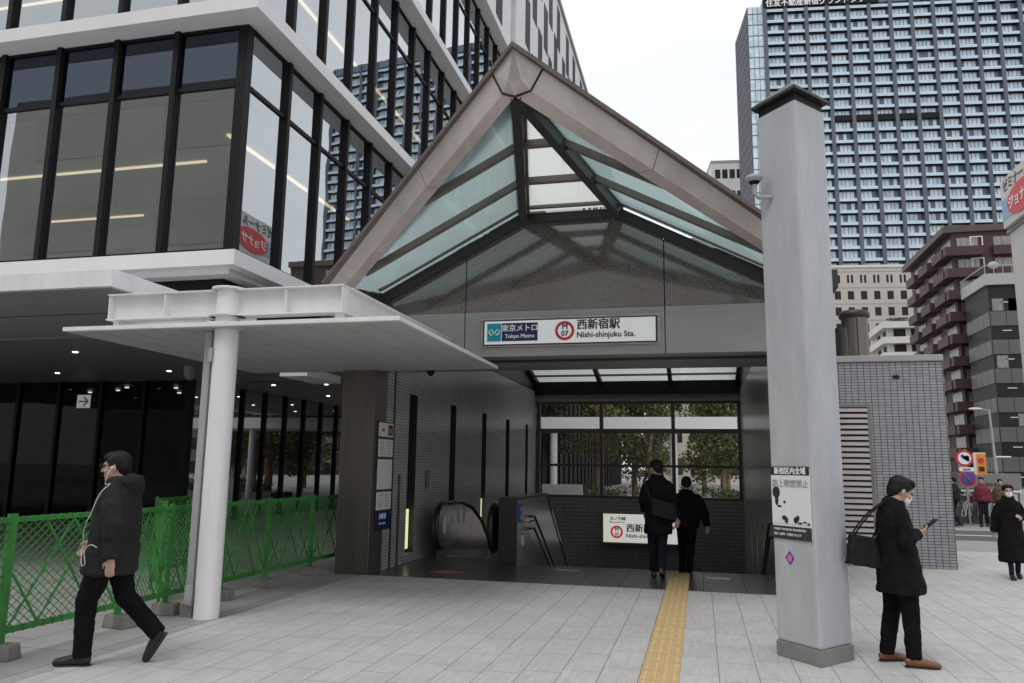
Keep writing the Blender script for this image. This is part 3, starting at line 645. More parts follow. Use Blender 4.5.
# ================================================================= GREY PILLAR
pc = Vector((.99, 7.99, 0)); hd = Vector((.33, 0, 0))
pl = thing('grey_pillar', 'tall grey square pillar standing cornerwise with dark pyramid cap', 'pillar', pc)
def diamond(s, z): return [(pc.x - s, pc.y, z), (pc.x, pc.y - s * 1.18, z), (pc.x + s, pc.y, z), (pc.x, pc.y + s * 1.18, z)]
b = MB(); b.hexa(diamond(.33, .14) + diamond(.33, 5.33)); b.build('shaft', M['pillar'], pl, bevel=.022)
b = MB(); b.hexa(diamond(.34, 0) + diamond(.34, .14)); b.build('base_band', M['pillarbase'], pl, bevel=.008)
b = MB(); b.hexa(diamond(.31, 5.33) + diamond(.31, 5.42)); b.build('neck', M['black'], pl)
b = MB(); dm = diamond(.385, 5.42); dm2 = diamond(.385, 5.45); b.hexa(dm + dm2); b.add(dm2 + [(pc.x, pc.y, 5.69)], [(0, 1, 4), (1, 2, 4), (2, 3, 4), (3, 0, 4)]); b.build('cap', M['blackfr'], pl)
# security dome
dc = thing('dome_camera', 'small grey dome camera on a bracket high on the pillar left side', 'camera', (.6, 7.9, 4.55))
b = MB(); b.tube([(.76, 7.86, 4.42), (.63, 7.84, 4.42), (.60, 7.84, 4.47), (.60, 7.84, 4.6)], .024, 8); b.build('bracket', M['greylight'], dc)
b = MB(); b.ell((.60, 7.84, 4.62), (.09, .09, .045)); b.build('hood', M['greylight'], dc)
b = MB(); b.ell((.60, 7.84, 4.60), (.06, .06, .05)); b.build('lens', M['black'], dc)
# poster and sticker on its left face
p1 = Vector((.66, 7.99, 0)); p2 = Vector((.99, 7.6, 0)); ex = (p2 - p1).normalized(); nrm = Vector((-ex.y * -1, -ex.x, 0)); nrm = Vector((ex.y, -ex.x, 0)).normalized()
if nrm.y > 0: nrm = -nrm
FL = (p2 - p1).length
def onface(u, z, d): return p1 + ex * u + Vector((0, 0, z)) + nrm * d
faceM = Matrix(((ex.x, 0, nrm.x, 0), (ex.y, 0, nrm.y, 0), (0, 1, 0, 0), (0, 0, 0, 1)))
po = thing('street_poster', 'white notice poster with black bands and silhouettes strapped to the pillar', 'poster', onface(.24, 1.05, 0))
def fbox(u0, u1, z0, z1, d0, d1, m, nm, root, tilt=0):
    q = lambda u, z, d: onface(u, z + tilt * (u - .24), d)
    b = MB(); b.hexa([q(u0, z0, d0), q(u1, z0, d0), q(u1, z0, d1), q(u0, z0, d1), q(u0, z1, d0), q(u1, z1, d0), q(u1, z1, d1), q(u0, z1, d1)]); return b.build(nm, m, root)
fbox(.015, .485, 1.07, 1.72, .004, .012, M['paper'], 'sheet', po)
fbox(.015, .485, 1.66, 1.74, .0125, .0135, M['inkblack'], 'top_band', po)
fbox(.015, .485, 1.07, 1.19, .0125, .0135, M['blackfr'], 'bottom_band', po)
text('新宿区内全域', .068, M['inkwhite'], po, onface(.25, 1.675, .0145), faceM, 'CENTER', .002, .95)
text('路上喫煙禁止', .078, M['inkgrey'], po, onface(.25, 1.555, .0135), faceM, 'CENTER', -.001, .95)
text('STREET SMOKING PROHIBITED', .028, M['inkwhite'], po, onface(.03, 1.15, .0145), faceM, 'LEFT', 0)
text('罰則（過料）が適用されます', .026, M['inkwhite'], po, onface(.03, 1.105, .0145), faceM, 'LEFT', 0)
def blot(*discs):
    sil = MB()
    for d_, (u, z, r, rz) in enumerate(discs):
        sil.add([onface(u + r * math.cos(2 * math.pi * k / 14), z + rz * math.sin(2 * math.pi * k / 14), .0138 + .0002 * d_) for k in range(14)], [tuple(range(14))])
    sil.build('silhouette', M['inkblack'], po)
blot((.075, 1.5, .048, .055), (.078, 1.425, .022, .05)); blot((.11, 1.37, .03, .01)); blot((.175, 1.41, .016, .014))
blot((.165, 1.265, .03, .022), (.19, 1.245, .022, .03)); blot((.305, 1.25, .028, .03), (.33, 1.27, .02, .025)); blot((.355, 1.225, .026, .01)); blot((.41, 1.235, .022, .009)); blot((.455, 1.222, .02, .009))
text('· · · · · · · · · · · · · ·', .06, M['inkblack'], po, onface(.03, 1.19, .0138), faceM, 'LEFT', .001)
sk = thing('diamond_sticker', 'small purple and pink diamond sticker below the poster on the pillar', 'sticker', onface(.2, .9, 0))
sk2 = MB(); sk2.add([onface(.2 + .055, .9, .002), onface(.2, .9 + .065, .002), onface(.2 - .055, .9, .002), onface(.2, .9 - .065, .002)], [(0, 1, 2, 3)]); sk2.build('backing', M['inkpurple'], sk)
sk2 = MB(); sk2.add([onface(.2 + .03 * math.cos(t), .9 + .036 * math.sin(t), .0035) for t in [k * .5236 for k in range(12)]], [tuple(range(12))]); sk2.build('print', M['inkpink'], sk)

# ================================================================= VENT BUILDING
vb = thing('vent_building', 'low grey tiled ventilation building with louvre and pale coping behind the pillar', 'building', (3.1, 15.73, 0))
b = MB(); b.box(1.9, 4.41, 15.73, 19.5, 0, 3.76); b.build('wall', M['tile_front'], vb)
b = MB(); b.box(4.405, 4.42, 15.735, 19.5, 0, 3.76); b.build('side_wall', M['tile_side'], vb)
b = MB(); b.box(1.86, 4.43, 15.69, 19.55, 3.76, 3.88); b.build('coping', M['lintel'], vb, bevel=.01)
b = MB(); b.box(1.95, 3.12, 15.68, 15.729, .3, .36); b.box(1.95, 3.12, 15.68, 15.729, 2.9, 2.96); b.box(3.06, 3.12, 15.68, 15.729, .36, 2.9); b.build('louvre_frame', M['darksteel'], vb)
b = MB(); b.box(1.95, 3.06, 15.715, 15.7285, .36, 2.9); b.build('louvre_back', M['black'], vb)
b = MB()
for k in range(24):
    z = .4 + k * .105
    b.hexa([(1.95, 15.67, z), (3.06, 15.67, z), (3.06, 15.71, z + .05), (1.95, 15.71, z + .05), (1.95, 15.67, z + .045), (3.06, 15.67, z + .045), (3.06, 15.71, z + .07), (1.95, 15.71, z + .07)])
b.build('louvre', mat('pale louvre blade', (.48, .44, .43), .5, var=.05), vb)
b = MB(); b.box(3.55, 3.66, 15.71, 15.729, 3.44, 3.5); b.build('vent_hole', M['black'], vb)
cy_ = thing('exhaust_stack', 'fat brown metal exhaust cylinder with wide dark rim on the vent building roof', 'exhaust stack', (3.27, 17.5, 3.88))
b = MB(); b.tube([(3.27, 17.5, 3.77), (3.27, 17.5, 4.92)], .265, 28); b.build('cylinder', mat('brown grey metal duct', (.15, .135, .12), .35, metal=.6, var=.3, scale=1.5, stretch=(2, 2, .3)), cy_)
b = MB(); b.tube([(3.27, 17.5, 4.92), (3.27, 17.5, 4.95), (3.27, 17.5, 5.03), (3.27, 17.5, 5.08)], [.27, .31, .31, .27], 28); b.build('rim', M['blackfr'], cy_)
b = MB(); b.box(3.262, 3.278, 17.225, 17.24, 3.9, 4.9); b.build('seam', M['black'], cy_)
b = MB(); b.tube([(2.72, 15.9, 3.8), (2.72, 15.9, 4.45)], .11, 14); tag(b.build('vent_pipe', M['blackfr']), 'short dark vent pipe beside the exhaust stack, half behind the pillar', 'pipe')

# ================================================================= BIG GLASS BUILDING (left)
BX, BY = -8.15, 12.0
bb = thing('glass_office_building', 'large white banded office building with black framed glass floors on the left', 'building', (BX, BY, 0))
floors = [(5.5, 9.92), (10.3, 14.76), (15.12, 19.6)]
def slab2(z0, z1, o, yend, nm='floor_band'):
    b = MB(); b.box(-34, BX + o, BY - o, yend, z0, z1); return b.build(nm, M['white_panel'], bb)
slab2(9.93, 10.2, .5, 31.2); slab2(14.77, 15.05, .5, 31.2); slab2(19.62, 19.95, .5, 31.2)
b = MB(); b.box(-34, BX + .16, BY - .16, 31.2, 5.2, 5.48); b.box(-34, BX - .1, BY + .1, 31.2, 5.1, 5.2); b.build('floor_band', M['white_panel'], bb)
b = MB(); b.box(-34, BX - .42, BY + .42, 31.2, 4.06, 5.1); b.build('recess_band', M['black'], bb)
b = MB(); b.box(-34, BX - .1, BY + .1, 45, 4.0, 4.055); b.build('soffit', M['darkceil'], bb)
nw = 0
for fi, (z0, z1) in enumerate(floors):
    tz = z0 + (z1 - z0) * .73
    for k in range(9):   # front bays
        x1 = BX - .12 - k * 1.36 if k else BX - .16; x0 = BX - .12 - (k + 1) * 1.36
        b = MB(); b.quad((x0, BY, z0), (x1, BY, z0), (x1, BY, tz), (x0, BY, tz)); b.cur = 1; b.quad((x0, BY, tz), (x1, BY, tz), (x1, BY, z1), (x0, BY, z1)); b.build('window', [M['winglass'], M['upperglass']], bb)
        b = MB(); b.box(x0 - .055, x0 + .055, BY - .1, BY + .12, z0 - .02, z1 + .009); b.build('mullion', M['black'], bb)
    for k in range(14):
        y0 = BY + .12 + k * 1.36; y1 = y0 + 1.36
        MB().quad((BX, y0, z0), (BX, y1, z0), (BX, y1, z1), (BX, y0, z1)).build('window', M['winside'], bb)
        b = MB(); b.box(BX - .12, BX + .1, y1 - .055, y1 + .055, z0 - .02, z1 + .009); b.build('mullion', M['black'], bb)
    b = MB(); b.box(BX - .17, BX + .03, BY - .03, BY + .17, z0 - .02, z1 + .009); b.build('corner_post', M['black'], bb)
    b = MB(); b.box(-20.6, BX - .18, BY - .04, BY + .04, tz - .04, tz + .04); b.box(BX - .04, BX + .04, BY + .18, 31, tz - .04, tz + .04)
    b.box(-20.6, BX - .18, BY - .04, BY + .04, z0 - .02, z0 + .05); b.box(BX - .04, BX + .04, BY + .18, 31, z0 - .02, z0 + .05)
    b.box(-20.6, BX - .18, BY - .04, BY + .04, z1 - .05, z1 + .009); b.box(BX - .04, BX + .04, BY + .18, 31, z1 - .05, z1 + .009); b.build('transom', M['black'], bb)
    # room behind
    b = MB(); b.box(-34, BX - .5, BY + .5, 31, tz + .05, tz + .1); b.build('room_ceiling', M['beige'], bb)
    b = MB(); b.box(-34, BX - .3, BY + .3, 31, z0 - .01, z0 + .03); b.build('room_floor', M['beige'], bb)
    b = MB(); b.box(-34, BX - 6, 19.5, 19.7, z0 + .03, tz + .05); b.box(BX - 6.2, BX - 6, 19.7, 31, z0 + .03, tz + .05); b.build('room_wall', M['beige'], bb)
    b = MB(); b.box(-34, BX - .45, BY + .45, BY + .5, tz + .02, z1); b.box(BX - .5, BX - .45, BY + .5, 31, tz + .02, z1); b.build('blind_box', M['spandrel'], bb)
    for (ya, xa, xb) in ((15.2, -20, -11.2), (18.4, -19, -15.5)):
        b = MB(); b.box(xa, xb, ya, ya + .05, tz + .0, tz + .045); b.build('strip_light', M['lampwarm'], bb)
    b = MB(); b.box(BX - 1.7, BX - 1.62, 14, 20, tz, tz + .045); b.box(BX - 1.7, BX - 1.62, 21, 30, tz, tz + .045); b.build('strip_light', M['lampwarm'], bb)
    for xa in (-17.3, -14.2):
        b = MB(); b.box(xa - .7, xa + .7, 19.44, 19.5, z0 + .03, z0 + 2.62); b.build('room_door', M['browncloth'], bb)
# upper white wall with slit windows and roof edge
b = MB(); b.box(-34, BX + .35, BY - .35, 31.2, 19.96, 29.2); b.build('upper_wall', M['white_panel'], bb)
b = MB(); b.box(-34, BX + .55, 31.3, 90, 15.0, 29.2); b.build('wing_wall', M['white_panel'], bb)
b = MB(); b.box(-34, BX - .6, 42.1, 90, 0, 15.0); b.box(-34, BX - .6, 31.3, 42.1, 4.1, 15.0); b.build('wing_lower_wall', M['winback'], bb)
b = MB()
for k in range(30): b.box(BX - .6, BX - .5, 32 + k * 1.9, 32.09 + k * 1.9, 4.1 if 32 + k * 1.9 < 42.1 else 0, 15.0)
b.build('wing_fins', M['black'], bb)
b = MB(); b.box(-34, BX + .3, 31.2, 31.3, 4.1, 29.2); b.build('joint', M['black'], bb)
b = MB(); b.box(-34.1, BX + .68, BY - .45, 90.1, 29.2, 29.45); b.build('roof_edge', M['lintel'], bb)
rnd = random.Random(3); cnt = 0
for r_ in range(4):
    for k in range(22):
        yy = 14 + k * 2.9 + (r_ % 2) * 1.4 + rnd.random() * .5
        if yy > 78 or cnt > 95 or abs(yy - 31) < .8: continue
        X = BX + (.35 if yy < 31.2 else .55)
        z0 = 20.3 + r_ * 2.3; b = MB(); b.box(X + .002, X + .02, yy, yy + 1.0, z0 if yy < 31.2 else z0 - 1, z0 + (1.9 if yy < 31.2 else 1.6)); b.build('slit_window', M['black'], bb); cnt += 1
# ground floor, set back
GX, GY = -13.9, 19.0
for k in range(14):
    x1 = GX - k * 1.45; x0 = x1 - 1.45
    if k < 12:
        MB().quad((x0, GY, .02), (x1, GY, .02), (x1, GY, 3.98), (x0, GY, 3.98)).build('shopfront_window', M['groundglass'], bb)
        b = MB(); b.box(x0 - .05, x0 + .05, GY - .08, GY + .08, 0, 4.0); b.build('mullion', M['black'], bb)
for k in range(16):
    y0 = GY + k * 1.3; y1 = y0 + 1.3
    MB().quad((GX, y0, .02), (GX, y1, .02), (GX, y1, 3.98), (GX, y0, 3.98)).build('shopfront_window', M['groundside'], bb)
    b = MB(); b.box(GX - .08, GX + .08, y1 - .05, y1 + .05, 0, 4.0); b.build('mullion', M['black'], bb)
b = MB(); b.box(GX - .1, GX + .1, GY - .1, GY + .1, 0, 4.0); b.build('corner_post', M['black'], bb)
b = MB(); b.box(-34, GX - 5, 24, 24.2, 0, 4); b.box(GX - 5, GX - 4.8, 24, 42, 0, 4); b.build('lobby_wall', M['asphalt'], bb)
b = MB(); b.box(-34, GX - .1, GY + .1, 42, .0, .012); b.build('lobby_floor', M['darkfloor'], bb)
for (x, y) in ((-12.9, 13.7), (-16.5, 17.0), (-13.1, 17.0), (-10.5, 17), (-10.5, 20.5), (-12.2, 20.5), (-10.5, 24), (-12.2, 24), (-10.6, 27.5), (-12.3, 27.5), (-10.5, 31), (-12.4, 31), (-19.8, 14), (-19.8, 17), (-9.6, 14), (-9.4, 18.5), (-9.5, 22.2), (-9.5, 26)):
    b = MB(); b.tube([(x, y, 3.985), (x, y, 3.999)], .055, 12); b.build('downlight', M['lamp'], bb)
for (x, y) in ((-15.5, 20.5), (-16.5, 22), (-18, 21), (-15.3, 22.5), (-19.5, 21.5), (-17, 20.2)):
    b = MB(); b.tube([(x, y, 3.93), (x, y, 3.96)], .06, 10); b.build('downlight', M['lamp'], bb)
b = MB(); b.box(-17.56, -17.1, 18.9, 18.91, 3.22, 3.6); b.build('exit_sign', M['signwhite'], bb)
text('→', .42, M['inkgrey'], bb, (-17.53, 18.89, 3.27), WALL_F, 'LEFT', .01)
b = MB(); b.tube([(-11.9, 16.2, 3.78), (-11.9, 16.2, 3.99)], .14, 14); b.ell((-11.9, 16.2, 3.78), (.12, .12, .12)); tag(b.build('ceiling_dome_camera', M['greylight']), 'grey dome camera under the office building soffit above the walking man', 'camera')

# ================================================================= WHITE CANOPIES
cn = thing('canopy', 'flat white steel canopy with H beams and one round column in front of the entrance', 'canopy', (-5.38, 7.95, 0))
b = MB(); b.box(-7.47, -3.12, 7.7, 11.95, 3.25, 3.3); b.build('roof_slab', M['white'], cn, bevel=.004)
b = MB(); b.box(-7.42, -3.14, 7.75, 11.9, 3.244, 3.25)
for k in range(11): pass
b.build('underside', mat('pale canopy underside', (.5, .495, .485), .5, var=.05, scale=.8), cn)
seam = MB()
for k in range(1, 11): seam.box(-7.42 + k * .39, -7.414 + k * .39, 7.75, 11.9, 3.241, 3.244)
seam.build('panel_seam', M['soffit'], cn)
def hbeam(p0, p1, z0, z1, wf=.2, t=.014):
    b = MB()
    b.bar((*p0, z1 - t / 2), (*p1, z1 - t / 2), wf, t); b.bar((*p0, z0 + t / 2), (*p1, z0 + t / 2), wf, t); b.bar((*p0, (z0 + z1) / 2), (*p1, (z0 + z1) / 2), .012, z1 - z0 - 2 * t)
    return b
hbeam((-7.0, 7.95), (-5.52, 7.95), 3.4, 3.72).build('beam', M['white'], cn)
hbeam((-5.25, 7.95), (-3.87, 7.95), 3.4, 3.72).build('beam', M['white'], cn)
hbeam((-3.95, 8.055), (-3.95, 11.8), 3.4, 3.72).build('beam', M['white'], cn)
hbeam((-6.9, 8.055), (-6.9, 11.8), 3.4, 3.72).build('beam', M['white'], cn)
hbeam((-6.8, 11.7), (-4.05, 11.7), 3.4, 3.72).build('beam', M['white'], cn)
for x in (-6.98, -6.2, -4.6, -3.89):
    b = MB(); b.box(x - .006, x + .006, 7.86, 8.04, 3.415, 3.705); b.build('stiffener', M['white'], cn)
b = MB()
for x, y in ((-6.9, 7.95), (-3.95, 7.95), (-6.9, 11.6), (-3.95, 11.6), (-3.95, 9.8)): b.box(x - .04, x + .04, y - .04, y + .04, 3.3, 3.4)
b.build('hanger', M['white'], cn)
b = MB(); b.tube([(-5.385, 7.95, 0), (-5.385, 7.95, 3.73)], .137, 32); b.build('post', M['white'], cn)
b = MB(); b.tube([(-5.385, 7.95, 3.722), (-5.385, 7.95, 3.745)], .2, 32); b.tube([(-5.385, 7.95, 3.4), (-5.385, 7.95, 3.42)], .21, 32); b.tube([(-5.385, 7.95, 3.306), (-5.385, 7.95, 3.316)], .23, 32); b.build('collar', M['white'], cn)
b = MB(); b.box(-5.66, -5.57, 7.93, 8.03, .12, 3.24); b.build('downpipe', M['greylight'], cn, bevel=.01)
b = MB(); b.box(-5.69, -5.54, 7.9, 8.06, .0, .13); b.build('pipe_shoe', M['steel'], cn)
b = MB(); b.box(-5.515, -5.47, 7.81, 7.86, 2.86, 3.02); b.build('switch_box', M['greylight'], cn)
b = MB(); b.box(-5.56, -5.5, 7.78, 7.84, .2, .36); b.build('switch_box', M['greylight'], cn)
# upper left canopy
c2 = thing('canopy', 'thick white canopy slab at the upper left in front of the office building', 'canopy', (-12, 8.5, 0))
b = MB(); b.box(-26, -7.55, 8.5, 12.0, 4.0, 4.24); b.build('roof_slab', M['white'], c2, bevel=.005)
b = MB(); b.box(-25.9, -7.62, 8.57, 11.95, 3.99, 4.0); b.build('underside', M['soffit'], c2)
b = MB(); b.box(-25.9, -7.62, 10.05, 10.07, 3.984, 3.99); b.box(-11.01, -11.0, 8.57, 10.05, 3.984, 3.99); b.build('panel_seam', M['black'], c2)
b = MB(); b.tube([(-20, 10, 0), (-20, 10, 3.99)], .14, 20); b.build('post', M['white'], c2)
c3 = thing('canopy', 'small white canopy end seen under the large flat canopy beside the brown column', 'canopy', (-8, 12.4, 0))
b = MB(); b.box(-7.15, -6.62, 12.2, 13.5, 3.22, 3.36); b.build('roof_slab', M['white'], c3)
b = MB(); b.box(-8.56, -7.15, 13.2, 13.4, 3.25, 3.33); b.build('bracket_arm', M['blackfr'], c3)
# canopy behind the entrance, seen through the back windows
c4 = thing('canopy', 'long white canopy on slim columns seen through the back windows', 'canopy', (-3, 34, 0))
b = MB(); b.box(-16, 9, 34, 37, 3.4, 3.92); b.build('roof_slab', mat('bright white canopy paint', (.86, .86, .86), .5, var=.03), c4)
for x in (-6.35, -1.1, 5): b = MB(); b.tube([(x, 34.4, 0), (x, 34.4, 3.4)], .16, 16); b.build('post', M['white'], c4)
b = MB(); b.box(-14, -6.9, 29.5, 34, 4.05, 4.25); b.build('side_slab', M['white'], c4)

# ================================================================= GREEN FENCE
def make_panel(label):
    t = thing('construction_barrier', label, 'fence panel', (0, 0, 0), 0, 'green construction fence panels')
    L, H = 1.0, 1.2
    f = MB(); z0 = .2
    f.box(0, .032, -.018, .018, .0, H + .03); f.box(L - .032, L, -.018, .018, .0, H + .03)
    f.box(.032, L - .032, -.018, .018, H - .045, H); f.box(.032, L - .032, -.018, .018, z0, z0 + .05)
    for k in range(12):   # ribs on the rails
        x = .08 + k * .076
        f.box(x, x + .01, -.024, .024, H - .05, H + .004); f.box(x, x + .01, -.024, .024, z0 - .004, z0 + .055)
    f.build('frame', M['green'], t, local=True)
    def clip(x, z, dx, dz):
        ts = []
        lo, hi = 0., 9.
        for p, d, a_, b_ in ((x, dx, .032, L - .032), (z, dz, z0 + .05, H - .045)):
            if abs(d) < 1e-9: continue
            t1, t2 = (a_ - p) / d, (b_ - p) / d
            if t1 > t2: t1, t2 = t2, t1
            lo = max(lo, t1); hi = min(hi, t2)
        return lo, hi
    l = MB(); sl = 1.15
    for sgn in (1, -1):
        k = -26
        while k < 46:
            x0 = k * .066
            dx, dz = sgn / math.hypot(1, sl), sl / math.hypot(1, sl)
            lo, hi = clip(x0, z0, dx, dz)
            if hi > lo + .01: l.bar((x0 + dx * lo, 0.003 * sgn, z0 + dz * lo), (x0 + dx * hi, .003 * sgn, z0 + dz * hi), .0045, .007, up=(0, 1, 0))
            k += 1
    l.build('lattice', M['green'], t, local=True)
    br = MB()
    for a_, b_ in (((.05, z0 + .05), (.5, H - .045)), ((.5, H - .045), (L - .05, z0 + .05)), ((.27, z0 + .05), (.05, .7)), ((L - .28, z0 + .05), (L - .05, .7)), ((.27, H - .045), (.72, z0 + .05)), ((.72, H - .045), (.27, z0 + .05))):
        br.bar((a_[0], .0, a_[1]), (b_[0], 0, b_[1]), .014, .014, up=(0, 1, 0))
    br.build('brace', M['green'], t, local=True)
    return t
def make_block():
    t = MB(); t.hexa([(-.15, -.09, 0), (.15, -.09, 0), (.15, .09, 0), (-.15, .09, 0), (-.135, -.075, .13), (.135, -.075, .13), (.135, .075, .13), (-.135, .075, .13)])
    return t
posts = [(-5.97, 4.6), (-5.96, 5.82), (-5.95, 7.25), (-5.95, 7.98), (-5.95, 9.04), (-5.95, 10.09), (-5.95, 11.38), (-5.95, 12.6)]
names = ['green mesh fence panel at the left picture edge, nearest of all', 'green mesh fence panel directly behind the walking man with earphones', 'narrow green mesh fence panel just right of the walking man', 'green mesh fence panel mostly behind the white canopy post', 'green mesh fence panel just right of the white canopy post', 'green mesh fence panel second to the right of the white post', 'green mesh fence panel touching the brown entrance column']
first = None
for i in range(len(posts) - 1):
    (xa, ya), (xb, yb) = posts[i], posts[i + 1]
    if first is None: first = make_panel(names[0]); o = first
    else: o = copy_tree(first)
    o['label'] = names[i]; o.location = (xa, ya, 0); o.rotation_euler = (0, 0, math.atan2(yb - ya, xb - xa)); o.scale = (math.hypot(xb - xa, yb - ya), 1, 1)
bl0 = None
blab = ['concrete fence block at the left picture edge', 'concrete fence block behind the legs of the walking man', 'concrete fence block left of the white canopy post', 'concrete fence block hidden beside the white canopy post foot', 'concrete fence block first right of the white post', 'concrete fence block second right of the white post', 'concrete fence block against the brown column']
for i, (x, y) in enumerate([(-5.96, 5.82), (-5.95, 7.25), (-5.95, 7.98), (-5.95, 9.04), (-5.95, 10.09), (-5.95, 11.38), (-5.95, 12.6)]):
    if bl0 is None: bl0 = make_block().build('fence_block', M['concrete'], bevel=.012); o = bl0
    else: o = bl0.copy(); COL.objects.link(o)
    o.location = (x + .02, y, 0.0); o.rotation_euler = (0, 0, R_(random.uniform(-8, 8))); tag(o, blab[i], 'concrete block', 'concrete blocks holding the fence')
# second fence run further back on the left
p2s = [(-7.6, 10.6), (-7.3, 9.45), (-6.5, 8.6)]
labs = ['green mesh fence panel in the rear run behind the front fence', 'green mesh fence panel joining the rear run to the white post']
for i in range(2):
    (xa, ya), (xb, yb) = p2s[i], p2s[i + 1]; o = copy_tree(first); o['label'] = labs[i]
    o.location = (xa, ya, 0); o.rotation_euler = (0, 0, math.atan2(yb - ya, xb - xa)); o.scale = (math.hypot(xb - xa, yb - ya), 1, 1)

# ================================================================= FAR BUILDINGS
TA = R_(7.3)
tw = thing('glass_tower', 'tall blue glass apartment tower with dark piers and rows of balconies', 'tower', (25.3, 265, 0), TA)
W0 = 7.02; FH = 4.13; Z0 = 74.5 - 3 * 4.13
b = MB(); b.box(0.0, 106, .9, 30, 0, 166); b.box(0, 106, -.2, .9, 163.4, 166.4); b.build('wall', M['towerback'], tw, local=True)
b = MB(); b.box(-5.2, -.0, .3, 24, 0, 164); b.build('corner_glazing', M['towerglass'], tw, local=True)
b = MB()
for k in range(40): b.box(-5.25, 0.0, .24, .3, k * 4.13, k * 4.13 + .35)
for x in (-5.22, -3.5, -1.8): b.box(x, x + .14, .2, .24, 0, 164)
b.build('glazing_grid', M['towerdark'], tw, local=True)
b = MB(); b.box(-5.32, -5.22, .3, 24, 0, 164); b.build('side_wall', M['inkpier'], tw, local=True)
b = MB()
for k in range(40): b.box(-5.42, -5.32, .4, 23.5, k * 4.13, k * 4.13 + .5)
b.build('side_bands', M['towerdark'], tw, local=True)
for k in range(16):
    b = MB(); b.box(k * W0 - .02, k * W0 + 1.22, -.75, .9, 0, 165.8); b.build('pier', M['towerdark'], tw, local=True)
def cell_win(b, i, j):
    x0 = i * W0 + 1.42; z0 = Z0 + j * FH + 1.22; rr = random.Random(i * 97 + j)
    for q in range(4):
        xa = x0 + q * 1.3
        rv = rr.random(); b.cur = 0 if rv < .6 else 2 if rv < .92 else 4
        b.quad((xa, .72, z0), (xa + 1.2, .72, z0), (xa + 1.2, .72, z0 + 2.62), (xa, .72, z0 + 2.62))
    b.cur = 1
    for q in range(5): b.box(x0 + q * 1.3 - .1, x0 + q * 1.3, .6, .74, z0, z0 + 2.62)
    b.cur = 3; b.box(x0 + 5.22, x0 + 5.5, .3, .88, z0 - .2, z0 + 2.6)
def cell_bal(b, i, j):
    x0 = i * W0 + 1.26; z0 = Z0 + j * FH
    b.cur = 0; b.box(x0, x0 + 5.7, -.55, -.45, z0 + .1, z0 + 1.12)
    b.cur = 1; b.box(x0, x0 + 5.72, -.6, .88, z0 - .08, z0 + .1)
    b.cur = 2; b.box(x0, x0 + 5.71, -.58, -.42, z0 + .55, z0 + .62); b.box(x0, x0 + 5.71, -.58, -.42, z0 + 1.12, z0 + 1.17)
wm = [M['towerwin'], M['towerdark'], M['towerglass'], M['towerblue'], M['towerback']]; bmts = [M['towerrail'], M['black'], M['whitefac']]
rw, rb_ = MB(), MB(); n_ = 0
for j in range(25):
    for i in range(15):
        gap = j == 14 and 3 <= i <= 7
        if n_ < 98:
            a_ = MB(); cell_win(a_, i, j); a_.build('window', wm, tw, local=True); a_ = MB(); cell_bal(a_, i, j); a_.build('balcony', bmts, tw, local=True)
        else:
            cell_win(rw, i, j)
            if not gap: cell_bal(rb_, i, j)
            else: rb_.cur = 1; rb_.box(i * W0 + 1.56, i * W0 + 7.0, -.5, .7, Z0 + j * FH - .1, Z0 + j * FH + 1.9)
        n_ += 1
tag(rw.build('window', wm, tw, local=True), kind='stuff'); tag(rb_.build('balcony', bmts, tw, local=True), kind='stuff')
b = MB(); b.box(.1, 39, -1.0, -.2, 162.9, 166.3); b.build('sign_band', M['black'], tw, local=True)
text('住友不動産新宿グランドタワー', 3.0, M['inkwhite'], tw, (.9, -1.05, 163.35), WALL_F, 'LEFT', .05, .86, .02, local=True)

pdm = thing('beige_office_block', 'beige stone office block with paired slit windows below the blue tower', 'building', (20, 198, 0), TA)
b = MB(); b.box(0, 38, 0, 25, 0, 51.5); b.build('wall', M['beigefac'], pdm, local=True)
b = MB(); b.box(-.2, 38.2, -.2, 25, 51.5, 52.1); b.build('parapet', M['whitefac'], pdm, local=True)
for j in range(7):
    zt = 49.6 - j * 4.05
    for i in range(12):
        x = .9 + i * 3.1
        b = MB()
        if j == 0: b.box(x, x + .5, -.03, .01, zt - 2.0, zt); b.box(x + .95, x + 1.45, -.03, .01, zt - 2.0, zt)
        else: b.box(x, x + 1.45, -.03, .01, zt - 2.1, zt)
        b.build('window', M['winback'], pdm, local=True)
b = MB()
for j in range(8): b.box(0, 38, -.06, -.02, 50.4 - j * 4.05, 50.5 - j * 4.05)
b.build('joint_line', M['soffit'], pdm, local=True)

sb_ = thing('distant_white_tower', 'small distant white office tower left of the blue tower', 'tower', (7.6, 325, 0), TA)
b = MB(); b.box(0, 16, 0, 25, 0, 131); b.build('wall', M['whitefac'], sb_, local=True)
b = MB(); b.box(-.2, 16.2, -.2, 25, 131, 132); b.build('parapet', M['soffit'], sb_, local=True)
for j in range(5):
    for i in range(5):
        z = 124 - j * 9.5; h = 4 if j == 0 else 7.5
        b = MB(); b.box(1.5 + i * 3, 3.7 + i * 3, -.05, .01, z - h + 4, z + 4); b.build('window', M['winback'], sb_, local=True)

